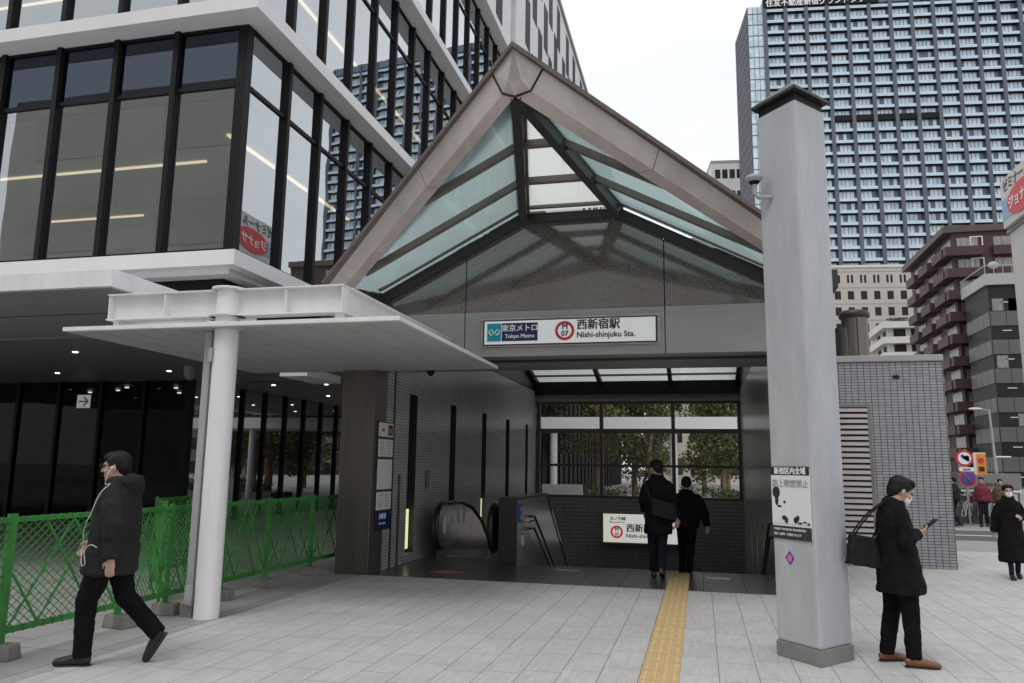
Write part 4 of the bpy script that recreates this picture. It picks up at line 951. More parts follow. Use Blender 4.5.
wb = thing('white_balcony_block', 'white apartment block with wraparound balconies between the beige block and red brown flats', 'building', (36, 165, 0))
b = MB(); b.box(37.2, 48, 166.2, 180, 0, 30.4); b.build('wall', M['whitefac'], wb)
for j in range(10):
    z = 31.4 - j * 3.1
    b = MB(); b.box(36, 48, 165, 165.15, z - 1.15, z); b.box(36, 36.15, 165.15, 181, z - 1.15, z); b.box(36, 48, 165, 181, z - 1.3, z - 1.15); b.build('balcony', M['whitefac'], wb)
    for i in range(3):
        b = MB(); x = 38.2 + i * 3.2; b.box(x, x + 2.2, 166.12, 166.19, z - 3.1 + .2, z - 3.1 + 1.7); b.build('window', M['winback'], wb)
    b = MB(); b.box(37.12, 37.19, 168, 170.5, z - 2.7, z - 1.5); b.box(37.12, 37.19, 173, 175.5, z - 2.7, z - 1.5); b.build('window', M['winback'], wb)
b = MB()
for k in range(260): b.ell((random.uniform(37.5, 46), random.uniform(165.6, 170), random.uniform(31.2, 32.3)), (.35, .35, .22), n=5, m=3)
tag(b.build('roof_shrubs', M['leaf']), 'low shrubs on the white block roof', 'shrubs', kind='stuff')

ab = thing('red_brown_apartments', 'dark red brown tiled apartment block with stepped balconies and sloping grey roof edge', 'building', (34.5, 114.3, 0))
b = MB(); b.box(34.5, 50, 114.3, 136, 0, 34.4); b.build('wall', M['redbrick'], ab)
b = MB(); b.box(33.3, 50.2, 113.9, 136.5, 34.4, 35.3); b.build('roof_edge', M['redbrickd'], ab)
for j in range(11):
    z = 31.2 - j * 3.02
    for i, yy in enumerate((114.6, 121.8, 129.0)):
        b = MB(); b.box(33.1, 34.48, yy, yy + 4.8, z - .25, z + 1.0); b.build('balcony', M['redbrick'], ab)
        b = MB(); b.box(34.42, 34.49, yy + .4, yy + 4.4, z + 1.0, z + 2.5); b.build('window', M['curtain'], ab)
    for i, (xa, wd) in enumerate(((34.7, 3.2), (39.2, 4.4))):
        b = MB(); b.box(xa - (1.5 if i == 0 else 0), xa + wd, 113.2 if i == 0 else 113.5, 114.28, z - .25, z + 1.0); b.build('balcony', M['redbrick'], ab)
        b = MB(); b.box(xa + .3, xa + wd - .3, 114.2, 114.29, z + 1.0, z + 2.4); b.build('window', M['curtain'], ab)
    b = MB()
    for (x0, x1, z0, z1) in ((36.6, 38.2, 1.05, 1.2), (36.6, 38.2, 2.4, 2.55), (36.6, 36.75, 1.2, 2.4), (38.05, 38.2, 1.2, 2.4)): b.box(x0, x1, 114.1, 114.2, z + z0, z + z1)
    b.build('window_frame', M['whitefac'], ab)

ob = thing('grey_glass_office', 'dark grey office building with bands of glass and grey panels before the red flats', 'building', (34.7, 103.6, 0))
b = MB(); b.box(34.75, 60, 103.65, 112, 0, 24.5); b.build('wall', M['winback'], ob)
b = MB(); b.box(34.4, 60, 103.3, 112.3, 24.5, 25.9); b.build('parapet', M['greylight'], ob)
for j in range(7):
    z = 21.2 - j * 3.5
    for i in range(7):
        b = MB(); x = 34.75 + i * 1.75; b.box(x + .03, x + 1.72, 103.55, 103.64, z - 1.75, z + .0); b.build('spandrel', M['spandrel'], ob)
    for i in range(4):
        b = MB(); y = 103.65 + i * 2.05; b.box(34.65, 34.74, y + .03, y + 2.0, z - 1.75, z); b.build('spandrel', M['spandrel'], ob)
    b = MB()
    for i in range(4): x = 36 + i * 2.9; b.box(x, x + 1.0, 103.62, 103.66, z + 1.1, z + 1.2)
    b.build('ceiling_light', M['paper'], ob)
    for i in range(3):
        if random.random() < .5: b = MB(); x = 35 + random.randint(0, 5) * 1.75; b.box(x + .1, x + 1.3, 103.62, 103.648, z + .1, z + 1.6); b.build('blind', M['curtain'], ob)
b = MB()
for k in range(15): b.box(34.5 + k * 1.0, 34.56 + k * 1.0, 103.4, 103.46, 25.9, 27.0)
b.box(34.5, 50, 103.4, 103.46, 26.9, 27.0); b.box(34.5, 34.56, 103.4, 112, 26.9, 27); b.build('railing', M['greylight'], ob)
b = MB(); b.box(38.3, 39.6, 104, 104.8, 25.9, 27.1); tag(b.build('rooftop_condenser', M['whitefac'], bevel=.05), 'white air conditioner unit on the grey office roof', 'air conditioner')
b = MB()
for (x, y, z) in ((35.9, 104.5, 26.9),):
    b.tube([(x, y, 25.9), (x, y, 27.2)], .05, 6); b.ell((x, y, 27.2), (.6, .2, .5))
tag(b.build('satellite_dish', M['greylight']), 'round satellite dish on the grey office roof', 'satellite dish')

sbd = thing('restaurant_building', 'pale building at the right edge with a restaurant sign board on its roof', 'building', (23.7, 65.2, 0))
b = MB(); b.box(23.75, 45, 56, 65.2, 0, 20.1); b.build('wall', M['whitefac'], sbd)
b = MB(); b.box(23.6, 45, 55.8, 65.4, 20.1, 20.35); b.build('parapet', M['soffit'], sbd)
rs = thing('restaurant_sign', 'white and blue rooftop sign board with red oval lettering at the right edge', 'sign', (23.4, 61, 20.4))
b = MB(); b.box(23.3, 23.7, 54, 65.0, 20.4, 24.2); b.build('board', M['whitefac'], rs)
b = MB(); b.box(23.28, 23.299, 54, 65.0, 21.0, 22.6); b.build('blue_band', mat('pale blue sign ink', (.25, .38, .58), .5, var=0), rs)
b = MB(); b.tube([(23.27, 61.3, 21.9), (23.24, 61.3, 21.9)], [(1.15, 2.6)] * 2, 40, side=(0, 0, 1), smooth=False); b.build('oval', M['inkred'], rs)
WALL_L = (R_(90), 0, R_(-90))
text('ジョナサン', 1.05, M['inkwhite'], rs, (23.22, 63.6, 21.5), WALL_L, 'LEFT', .03, 1.0, .01)
text('ゼミナール', 1.0, M['inkblack'], rs, (23.29, 64.6, 23.15), WALL_L, 'LEFT', .04, 1.0, .01)

# far wall of buildings that closes the street, seen in gaps and in reflections
def plain_block(label, x0, x1, y0, y1, h, m, nwx, nfl, face='front', cat='building', wm_='winback'):
    t = thing('background_building', label, cat, ((x0 + x1) / 2, y0, 0))
    b = MB(); b.box(x0, x1, y0, y1, 0, h); b.build('wall', m, t)
    fh = h / nfl
    for j in range(nfl):
        b = MB()
        for i in range(nwx):
            if face == 'front': x = x0 + (x1 - x0) * (i + .2) / nwx; b.box(x, x + (x1 - x0) / nwx * .62, y0 - .05, y0 - .005, j * fh + fh * .3, j * fh + fh * .8)
            elif face == 'back': x = x0 + (x1 - x0) * (i + .2) / nwx; b.box(x, x + (x1 - x0) / nwx * .62, y1 + .005, y1 + .05, j * fh + fh * .3, j * fh + fh * .8)
        b.build('window_row', M[wm_], t)
    return t
plain_block('pale beige building far behind the canopy seen through the back windows', -6, 14, 92, 110, 22, mat('light beige far facade', (.66, .62, .55), .8, var=.04, scale=.3), 9, 6)
plain_block('grey building far down the street beyond the tower base', 60, 120, 150, 170, 40, M['whitefac'], 14, 10)
# opposite side of the plaza, behind the camera (only seen mirrored in the office glass)
plain_block('beige building across the street mirrored in the office windows', -60, 6, -46, -30, 34, mat('pale cream facade', (.47, .46, .42), .8, var=.08, scale=.15), 5, 4, 'back', wm_='beigefac')

# street corner shelter, signs and lamp
kb = thing('street_kiosk', 'grey roadside kiosk with pale panels behind the parked bicycles', 'kiosk', (9.6, 30.4, 0))
b = MB(); b.box(8.75, 10.6, 30.3, 31.8, 0, 1.68); b.build('wall', M['spandrel'], kb)
b = MB(); b.box(8.7, 10.65, 30.2, 31.9, 1.18, 1.72); b.build('fascia', mat('grey kiosk fascia', (.2, .2, .2), .5, var=.05), kb)
b = MB(); b.box(8.75, 10.6, 30.15, 30.2, 1.08, 1.15); b.build('trim', M['white'], kb)
for x0, x1 in ((8.85, 9.08), (9.25, 9.95), (10.12, 10.5)):
    b = MB(); b.box(x0, x1, 30.2, 30.29, .25, 1.06); b.build('panel', mat('pale kiosk panel', (.42, .45, .45), .4, var=.1), kb)
text('自転車駐車場', .12, M['inkblack'], kb, (9.3, 30.19, 1.28), WALL_F)
b = MB(); b.box(8.88, 9.04, 30.18, 30.199, .72, .84); b.build('green_mark', M['green'], kb)
b = MB(); b.box(10.2, 10.42, 30.18, 30.199, .6, .75); b.build('blue_mark', M['inkblue'], kb)
rsn = thing('road_sign_post', 'thin post carrying round red and blue road signs', 'road sign', (8.7, 29.3, 0))
b = MB(); b.tube([(8.7, 29.3, 0), (8.7, 29.3, 2.5)], .035, 8); b.build('post', M['greylight'], rsn)
def discw(x, y, z, r, m, nm, root): 
    b = MB(); b.tube([(x, y, z), (x, y - .012, z)], r, 24, side=(1, 0, 0), smooth=False); return b.build(nm, m, root)
discw(8.66, 29.25, 2.2, .27, M['inkred'], 'no_turn_disc', rsn); discw(8.66, 29.23, 2.2, .2, M['inkwhite'], 'no_turn_disc', rsn)
text('↰', .32, M['inkblue'], rsn, (8.66, 29.2, 2.1), WALL_F, 'CENTER', .01)
b = MB(); b.box(8.48, 8.92, 29.23, 29.25, 1.77, 1.9); b.build('plate', M['inkwhite'], rsn)
b = MB(); b.box(8.58, 8.82, 29.215, 29.229, 1.81, 1.86); b.build('plate_mark', M['inkred'], rsn)
discw(8.72, 29.25, 1.55, .27, M['inkred'], 'no_parking_disc', rsn); discw(8.72, 29.23, 1.55, .21, M['inkblue'], 'no_parking_disc', rsn)
b = MB(); b.bar((8.58, 29.21, 1.69), (8.86, 29.21, 1.41), .02, .05, up=(0, 0, 1)); b.build('slash', M['inkred'], rsn)
osn = thing('orange_street_sign', 'narrow orange vertical shop sign on a white board beside the round signs', 'sign', (9.15, 29.4, 0))
b = MB(); b.box(8.98, 9.36, 29.4, 29.45, 1.65, 2.4); b.build('board', M['paper'], osn)
b = MB(); b.box(9.07, 9.35, 29.38, 29.399, 1.68, 2.36); b.build('face', M['inkorange'], osn)
b = MB(); b.tube([(9.15, 29.45, 0), (9.15, 29.45, 1.65)], .03, 8); b.build('post', M['greylight'], osn)
discw(9.2, 29.37, 2.14, .09, M['inkred'], 'mark', osn); b = MB(); b.box(9.12, 9.28, 29.36, 29.379, 1.78, 1.93); b.build('mark', M['inkblack'], osn)
lp = thing('street_lamp', 'slender pale street lamp with short arm pointing left near the road', 'street lamp', (11.12, 34.0, 0))
b = MB(); b.tube([(11.2, 34, 0), (11.15, 34, 2), (11.08, 34, 4.2)], [.07, .055, .04], 10); b.tube([(11.08, 34, 4.15), (10.75, 34, 4.22)], .025, 8); b.build('pole', M['greylight'], lp)
b = MB(); b.ell((10.6, 34, 4.22), (.26, .12, .05)); b.build('lamp_head', M['white'], lp)
b = MB(); b.tube([(11.15, 34, 2.35), (11.7, 34, 2.35)], .03, 8); b.build('arm', M['white'], lp)

# bicycles
def bicycle(label, loc, rz):
    t = thing('bicycle', label, 'bicycle', loc, rz, 'bicycles parked along the street')
    for x in (-.52, .52):
        b = MB(); n = 20; b.tube([(x + .31 * math.cos(2 * math.pi * k / n), 0, .33 + .31 * math.sin(2 * math.pi * k / n)) for k in range(n + 1)], .02, 6, cap=False)
        for k in range(5): an = math.pi * k / 5; b.tube([(x + .3 * math.cos(an), 0, .33 + .3 * math.sin(an)), (x - .3 * math.cos(an), 0, .33 - .3 * math.sin(an))], .003, 4)
        b.build('wheel', M['rubber'], t, local=True)
    b = MB(); r = .018
    for pth in ([(-.52, 0, .33), (-.1, 0, .3), (.38, 0, .72)], [(-.1, 0, .3), (-.22, 0, .82)], [(-.52, 0, .33), (-.2, 0, .7), (.36, 0, .8)], [(.52, 0, .33), (.36, 0, .82), (.33, 0, .98)]): b.tube(pth, r, 6)
    b.build('frame', M['greylight'], t, local=True)
    b = MB(); b.tube([(.25, -.26, 1.0), (.34, -.15, .98), (.34, .15, .98), (.25, .26, 1.0)], .014, 6); b.build('handlebar', M['steel'], t, local=True)
    b = MB(); b.ell((-.24, 0, .86), (.14, .08, .04)); b.build('saddle', M['rubber'], t, local=True)
    b = MB(); b.box(.42, .74, -.17, .17, .72, .95); b.build('basket', M['darksteel'], t, local=True)
    return t
b1 = bicycle('parked bicycle nearest the tiled vent building edge', (8.1, 28.9, 0), R_(70))
for k, (x, y, l) in enumerate(((8.5, 29.0, 'parked bicycle left of the person in red'), (9.35, 29.1, 'parked bicycle right of the person in red'), (9.75, 29.0, 'parked bicycle between the brown coat and the masked woman'))):
    c = copy_tree(b1); c['label'] = l; c.location = (x, y, 0); c.rotation_euler = (0, 0, R_(60 + k * 14))

# ================================================================= TREES
def leafcloud(blobs, n, size, seed):
    rr = random.Random(seed); b = MB(); tot = sum(r[1][0] * r[1][2] for r in blobs)
    for c, r in blobs:
        for _ in range(int(n * r[0] * r[2] / tot)):
            u = rr.random() ** .42; th = rr.random() * 6.283; cz = rr.uniform(-1, 1); sz = math.sqrt(1 - cz * cz)
            p = Vector((c[0] + r[0] * u * sz * math.cos(th), c[1] + r[1] * u * sz * math.sin(th), c[2] + r[2] * u * cz))
            if noise.noise(p * 1.1) < -.18: continue
            a_ = Vector((rr.gauss(0, 1), rr.gauss(0, 1), rr.gauss(0, .7))).normalized(); q = a_.cross(Vector((rr.gauss(0, 1), rr.gauss(0, 1), rr.gauss(0, 1)))).normalized()
            s1 = size * rr.uniform(.6, 1.3); s2 = s1 * .55
            b.add([p - a_ * s1, p + q * s2, p + a_ * s1, p - q * s2], [(0, 1, 2, 3)])
    return b
def tree(label, loc, h, cr_, trunk_h, seed, n=6000, leafm='leaf', size=.11, group=None, tr=.16):
    rr = random.Random(seed); t = thing('tree', label, 'tree', loc, 0, group); x, y, z = 0, 0, 0
    b = MB(); p = [Vector((0, 0, 0))]
    for k in range(1, 7): p.append(Vector((rr.uniform(-.1, .1) * k * .4, rr.uniform(-.1, .1) * k * .4, h * .85 * k / 6)))
    b.tube(p, [tr * (1.15 - .15 * k) for k in range(7)], 9)
    blobs = []
    for k in range(11):
        hz = trunk_h + (h - trunk_h) * (k + .3) / 11; an = rr.random() * 6.283; rad = cr_ * rr.uniform(.3, .62) * (1 - .45 * abs((k - 4) / 7))
        q = Vector((rad * math.cos(an), rad * math.sin(an), hz)); blobs.append((q, (cr_ * rr.uniform(.38, .6), cr_ * rr.uniform(.38, .6), (h - trunk_h) * rr.uniform(.09, .16))))
        b.tube([Vector((0, 0, max(trunk_h * .85, hz - cr_ * .6))), q * .5 + Vector((0, 0, hz * .48)), q], [tr * .4, tr * .25, tr * .08], 6)
    blobs.append((Vector((0, 0, (h + trunk_h) / 2)), (cr_ * .5, cr_ * .5, (h - trunk_h) * .48)))
    b.build('trunk', M['bark'], t, local=True)
    leafcloud(blobs, n, size, seed).build('crown', M[leafm], t, local=True)
    return t
tree('tree with a thick pale brown trunk seen through the left back window', (-4.9, 38.5, 0), 9.5, 2.6, 2.5, 1, 8000, 'leaf2', group=None, tr=.21)
tree('dense green tree seen through the middle back window behind the canopy', (-2.5, 41, 0), 9, 2.7, 1.9, 2, 9000, 'leaf')
tree('green tree with a thin trunk seen behind the middle window bar', (-3.6, 44.5, 0), 8, 2.4, 1.6, 3, 7000, 'leaf2')
tree('green tree seen through the right back window beside the far white column', (1.2, 44, 0), 8.0, 2.3, 1.8, 4, 8000, 'leaf')
tree('olive tree at the right edge of the right back window', (3.6, 47, 0), 8.8, 2.6, 1.8, 5, 8000, 'leaf2')
tree('low green tree between the right window trees', (.2, 52, 0), 6.4, 2.2, 1.2, 6, 6000, 'leaf2')
tree('dark tree at the left edge of the left back window', (-8.6, 46, 0), 8.5, 2.4, 2.2, 7, 6000, 'leaf')
for k, (x, y) in enumerate(((6.5, 52), (10, 58), (2, 62), (-3, 60), (14, 66))):
    tree(['olive tree behind the vent building, nearest', 'olive tree behind the vent building, second', 'tree far behind the long white canopy, right', 'tree far behind the long white canopy, left', 'autumn tree far behind the vent building'][k], (x, y, 0), 7.5, 2.7, 1.8, 20 + k, 4500, 'leaf2', .14)
hb = leafcloud([((x, 36.2 + random.uniform(-.5, .5), .55), (.9, .6, random.uniform(.35, .6))) for x in [-6.2 + i * .75 for i in range(14)]], 9000, .06, 9)
tag(hb.build('shrub_bed', M['hedge']), 'low leafy shrubs along the foot of the back windows', 'shrubs', kind='stuff')
b = MB(); b.box(-7, 4, 35.3, 37.5, 0, .28); tag(b.build('planter', M['concrete'], bevel=.02), 'long low concrete planter holding shrubs behind the back windows', 'planter')
b = MB(); b.box(-6.6, -4.9, 33.0, 33.4, 0, 1.0); tag(b.build('low_wall', M['greylight'], bevel=.01), 'low grey wall seen through the lower left back window', 'wall')

# ================================================================= PEOPLE
def solid(mb, name, m, parent, voxel=.012, smooth=4, disp=0., dsize=.15, dec=None):
    """one continuous skin around overlapping shapes"""
    me = mb.mesh('tmp', m); o = bpy.data.objects.new('tmp', me); COL.objects.link(o)
    r = o.modifiers.new('r', 'REMESH'); r.mode = 'VOXEL'; r.voxel_size = voxel; r.use_smooth_shade = True
    s = o.modifiers.new('s', 'SMOOTH'); s.iterations = smooth; s.factor = .5
    if disp:
        tx = bpy.data.textures.new('folds', 'CLOUDS'); tx.noise_scale = dsize; tx.noise_depth = 2
        d = o.modifiers.new('d', 'DISPLACE'); d.texture = tx; d.strength = disp; d.mid_level = .5; d.texture_coords = 'LOCAL'
    dg = bpy.context.evaluated_depsgraph_get(); ev = bpy.data.meshes.new_from_object(o.evaluated_get(dg)); bpy.data.objects.remove(o)
    ev.name = name; ev.materials.clear(); ev.materials.append(m)
    for p in ev.polygons: p.use_smooth = True; p.material_index = 0
    q = bpy.data.objects.new(name, ev); COL.objects.link(q); q.parent = parent
    return q
def V(*a): return Vector(a)
def hand(b, wr, d, n, s=1., curl=.5, thumb=1):
    """wr wrist, d finger direction, n palm normal; thumb = side sign"""
    d = Vector(d).normalized(); n = Vector(n); n = (n - d * n.dot(d)).normalized(); lat = d.cross(n) * thumb
    k = .085 * s
    b.tube([wr - d * .02, wr + d * .02 * s, wr + d * .05 * s, wr + d * k], [(.024 * s, .018 * s), (.03 * s, .016 * s), (.04 * s, .015 * s), (.038 * s, .012 * s)], 12, side=lat)
    for i, (off, ln) in enumerate(((.03, .068), (.01, .078), (-.01, .073), (-.03, .056))):
        p = wr + d * k + lat * off * s; dr = d.copy()
        for j in range(3):
            an = curl * (.45 + .5 * j); dr2 = (d * math.cos(an) + n * math.sin(an)).normalized(); q = p + dr2 * ln * s * (.45, .32, .25)[j]
            b.caps(p, q, .0088 * s, .0078 * s, 8); p = q
    p = wr + d * .025 * s + lat * .03 * s; q = p + (lat * .7 + d * .7 + n * .3).normalized() * .035 * s; r = q + (d * .9 + lat * .15 + n * .4).normalized() * .032 * s
    b.caps(p, q, .012 * s, .0105 * s, 8); b.caps(q, r, .010 * s, .008 * s, 8)

def make_person(label, loc, rz, H, J, outfit, voxel=.01, group=None, cat='person'):
    s = H / 1.75; root = thing('person', label, cat, loc, rz, group)
    g_ = {k: (V(*v) * s if isinstance(v, tuple) else v) for k, v in J.items()}
    hc = g_['head']; Rh = Matrix.Rotation(R_(J.get('head_yaw', 0)), 3, 'Z') @ Matrix.Rotation(R_(J.get('head_pitch', 0)), 3, 'X')
    hs = s * J.get('head_s', 1.1)
    def h(x, y, z): return hc + Rh @ (V(x, y, z) * hs)
    # ---- body
    b = MB()
    b.ell(h(0, -.012, .025), (.074 * hs, .093 * hs, .088 * hs), Rh); b.ell(h(0, .02, -.035), (.06 * hs, .07 * hs, .082 * hs), Rh); b.ell(h(0, .06, -.092), (.028 * hs, .026 * hs, .02 * hs), Rh)
    b.caps(h(0, .086, .012), h(0, .108, -.028), .008 * hs, .0125 * hs, 8); b.ell(h(0, .082, -.06), (.022 * hs, .012 * hs, .007 * hs), Rh); b.ell(h(0, .08, -.072), (.019 * hs, .012 * hs, .006 * hs), Rh)
    b.ell(h(0, .075, .025), (.055 * hs, .014 * hs, .012 * hs), Rh)
    for sx in (-1, 1): b.ell(h(sx * .074, -.01, -.012), (.012 * hs, .019 * hs, .031 * hs), Rh); b.ell(h(sx * .04, .06, -.03), (.022 * hs, .022 * hs, .022 * hs), Rh)
    b.caps(h(0, -.02, -.06), g_['neck'], .054 * hs, .06 * hs); b.caps(g_['neck'], g_['chest'], .06 * hs, .1 * hs)
    b.tube([g_['neck'] - V(0, 0, .03) * s, g_['chest'], g_['pelvis'] + V(0, 0, .14) * s, g_['pelvis'], g_['pelvis'] - V(0, 0, .08) * s], [(.07 * s, .05 * s), (.12 * s, .085 * s), (.11 * s, .08 * s), (.12 * s, .09 * s), (.09 * s, .07 * s)], 16, side=(1, 0, 0))
    for q in 'lr':
        b.caps(g_['sh_' + q] * .9 + g_['chest'] * .1 - V(0, 0, .05) * s, g_['el_' + q], .03 * s, .03 * s); b.caps(g_['el_' + q], g_['wr_' + q], .036 * s, .025 * s)
        hand(b, g_['wr_' + q], J['hd_' + q], J['hn_' + q], s, J.get('curl_' + q, .6), J.get('th_' + q, 1))
        b.caps(g_['hip_' + q], g_['kn_' + q], .07 * s, .048 * s); b.caps(g_['kn_' + q], g_['an_' + q], .046 * s, .033 * s)
        b.caps(g_['an_' + q], g_['heel_' + q].lerp(g_['toe_' + q], .62) + V(*J.get('sole_' + q, (0, 0, 1))).normalized() * .04 * s, .028 * s, .016 * s)
    solid(b, 'body', M['skin'], root, voxel * .62, 3)
    # ---- trousers
    b = MB(); tw_ = outfit.get('leg', 1.)
    b.tube([g_['pelvis'] + V(0, 0, .12) * s, g_['pelvis'], g_['pelvis'] - V(0, 0, .1) * s], [(.15 * s, .11 * s), (.165 * s, .12 * s), (.14 * s, .11 * s)], 16, side=(1, 0, 0))
    for q in 'lr':
        kn, an, hp = g_['kn_' + q], g_['an_' + q], g_['hip_' + q]
        b.tube([hp + V(0, 0, .04) * s, hp * .6 + kn * .4, kn, kn * .5 + an * .5, an + (an - kn).normalized() * .02 * s], [.1 * s * tw_, .088 * s * tw_, .07 * s * tw_, .062 * s * tw_, .058 * s * tw_], 14, side=(1, 0, 0))
    solid(b, 'trousers', outfit['trousers'], root, voxel, 4, .02 * s, .09)
    # ---- shoes
    for q in 'lr':
        an, toe, heel = g_['an_' + q], g_['toe_' + q], g_['heel_' + q]; up_ = J.get('sole_' + q, (0, 0, 1)); up_ = V(*up_).normalized(); d = (toe - heel).normalized(); sd_ = d.cross(up_)
        b = MB(); b.tube([heel - d * .012 + up_ * .045 * s, heel + d * .04 * s + up_ * .05 * s, heel + d * .12 * s + up_ * .048 * s, heel + d * .2 * s + up_ * .036 * s, toe - d * .02 + up_ * .028 * s, toe + up_ * .02 * s],
                         [(.026 * s, .03 * s), (.036 * s, .046 * s), (.038 * s, .044 * s), (.047 * s, .036 * s), (.042 * s, .028 * s), (.026 * s, .018 * s)], 14, side=tuple(sd_))
        b.caps(heel + d * .06 * s + up_ * .06 * s, an, .038 * s, .042 * s)
        sh = solid(b, 'shoe', outfit['shoe'], root, max(.006, voxel * .6), 3)
        b = MB(); vs = []
        L_ = (toe - heel).length / s
        for t_, w_ in ((-.018, .016), (.0, .028), (.08, .032), (.19, .042), (L_ - .03, .034), (L_ - .005, .012)): vs.append((t_, w_))
        pl_ = [heel + d * t_ * s + sd_ * w_ * s for t_, w_ in vs] + [heel + d * t_ * s - sd_ * w_ * s for t_, w_ in vs[::-1]]
        n = len(pl_); b.add(pl_ + [p + up_ * .014 * s for p in pl_], [tuple(range(n))[::-1], tuple(range(n, 2 * n))] + [(i, (i + 1) % n, n + (i + 1) % n, n + i) for i in range(n)])
        b.build('sole', outfit.get('sole', M['sole']), sh, local=True)
    # ---- coat
    b = MB()
    rings = outfit['rings']
    b.tube([V(cx, cy, z) * s for z, cx, cy, rx, ry in rings], [(rx * s, ry * s) for z, cx, cy, rx, ry in rings], 24, side=(1, 0, 0))
    sr = outfit.get('sleeve', (.075, .068, .056))
    for q in 'lr':
        a0, a1, a2 = g_['sh_' + q], g_['el_' + q], g_['wr_' + q]
        b.tube([a0 - V(a0.x * .12, 0, .015 * s), a0 * .5 + a1 * .5, a1, a1 * .5 + a2 * .5, a2 - (a2 - a1).normalized() * .005], [sr[0] * s * .86, sr[0] * s * .96, sr[1] * s, (sr[1] + sr[2]) / 2 * s, sr[2] * s], 16)
        b.ell(a0 - V(a0.x * .15, 0, .03 * s), (sr[0] * s * .95,) * 3); b.ell(a1, (sr[1] * s * 1.03,) * 3)
    for c_, r_ in outfit.get('extra', []): b.ell(V(*c_) * s, tuple(x * s for x in r_))
    for p0, p1, r0, r1 in outfit.get('extrac', []): b.caps(V(*p0) * s, V(*p1) * s, r0 * s, r1 * s)
    solid(b, outfit.get('coatname', 'coat'), outfit['coat'], root, voxel * 1.15, 3, outfit.get('fold', .04) * s, .13)
    # ---- hair
    b = MB(); b.ell(h(0, -.018, .042), (.0795 * hs, .096 * hs, .08 * hs), Rh); b.ell(h(0, -.056, .0), (.07 * hs, .052 * hs, .075 * hs), Rh); b.ell(h(0, -.06, -.045), (.052 * hs, .035 * hs, .035 * hs), Rh)
    b.ell(h(.012, .035, .088), (.058 * hs, .05 * hs, .03 * hs), Rh)
    for sx in (-1, 1): b.ell(h(sx * .069, -.012, .012), (.0115 * hs, .03 * hs, .045 * hs), Rh); b.ell(h(sx * .067, .018, .035), (.012 * hs, .022 * hs, .035 * hs), Rh); b.ell(h(sx * .035, .064, .072), (.026 * hs, .014 * hs, .02 * hs), Rh)
    for c_, r_ in outfit.get('hair_extra', []): b.ell(h(*c_), tuple(x * hs for x in r_), Rh)
    solid(b, 'hair', M['hair'], root, max(.0045, voxel * .45), 1, .011 * s, .014)
    for sx in (-1, 1):
        b = MB(); b.ell(h(sx * .03, .083, .008), (.012 * hs, .006 * hs, .006 * hs), Rh); b.build('eye', M['inkblack'], root, local=True)
    if outfit.get('mask'):
        b = MB(); b.ell(h(0, .05, -.05), (.059 * hs, .05 * hs, .052 * hs), Rh, 16, 10); b.ell(h(0, .075, -.03), (.025 * hs, .035 * hs, .03 * hs), Rh); solid(b, 'face_mask', M['mask'], root, .006, 2)
        b = MB()
        for sx in (-1, 1): b.tube([h(sx * .055, .06, -.03), h(sx * .078, .0, .0)], .002, 5)
        b.build('mask_loop', M['mask'], root, local=True)
    if outfit.get('glasses'):
        b = MB()
        for sx in (-1, 1):
            b.tube([h(sx * .032 + .026 * math.cos(k * .628), .1, .008 + .018 * math.sin(k * .628)) for k in range(11)], .0032, 6, cap=False)
            b.tube([h(sx * .058, .1, .012), h(sx * .08, .0, .012)], .0032, 6)
        b.tube([h(-.008, .1, .012), h(.008, .1, .012)], .0032, 6); b.build('glasses', M['inkblack'], root, local=True)
    return root, h, s

# walking man on the left (faces picture left)
J = dict(pelvis=(0, 0, .92), chest=(0, -.01, 1.3), neck=(0, -.005, 1.46), head=(0, .03, 1.602), head_pitch=-4, head_yaw=4,
         sh_l=(-.185, -.03, 1.405), el_l=(-.255, -.12, 1.13), wr_l=(-.25, -.12, .865), hd_l=(0.02, .06, -1), hn_l=(1, .2, 0), th_l=-1, curl_l=.7,
         sh_r=(.185, 0, 1.405), el_r=(.25, .12, 1.16), wr_r=(.22, .29, .955), hd_r=(0, .55, -.75), hn_r=(-1, 0, 0), th_r=1, curl_r=.8,
         hip_l=(-.09, .0, .9), kn_l=(-.09, .13, .5), an_l=(-.08, .13, .09), heel_l=(-.08, .07, .0), toe_l=(-.09, .35, .0),
         hip_r=(.09, .0, .9), kn_r=(.09, -.1, .52), an_r=(.08, -.40, .235), heel_r=(.08, -.475, .215), toe_r=(.08, -.335, -.01), sole_r=(0, .86, .5))
rings = [(.72, 0, .01, .225, .2), (.74, 0, .01, .238, .212), (.9, 0, .0, .238, .2), (1.1, 0, -.01, .23, .185), (1.28, 0, -.02, .23, .175), (1.38, 0, -.02, .215, .155), (1.45, 0, -.02, .13, .11), (1.5, 0, -.015, .09, .09)]
outf = dict(trousers=M['trouser'], shoe=M['shoeb'], coat=M['coatgrey'], rings=rings, coatname='parka', sleeve=(.088, .08, .066), glasses=True, leg=1.22,
            extra=[((0, -.12, 1.47), (.13, .085, .075)), ((-.08, -.03, 1.475), (.05, .1, .045)), ((.08, -.03, 1.475), (.05, .1, .045)), ((0, -.15, 1.42), (.11, .06, .07))])
lm1, hf, s_ = make_person('man with glasses and earphones walking left past the green fence in a black parka', (-5.0, 5.95, 0), R_(103.7), 1.81, J, outf, .011)
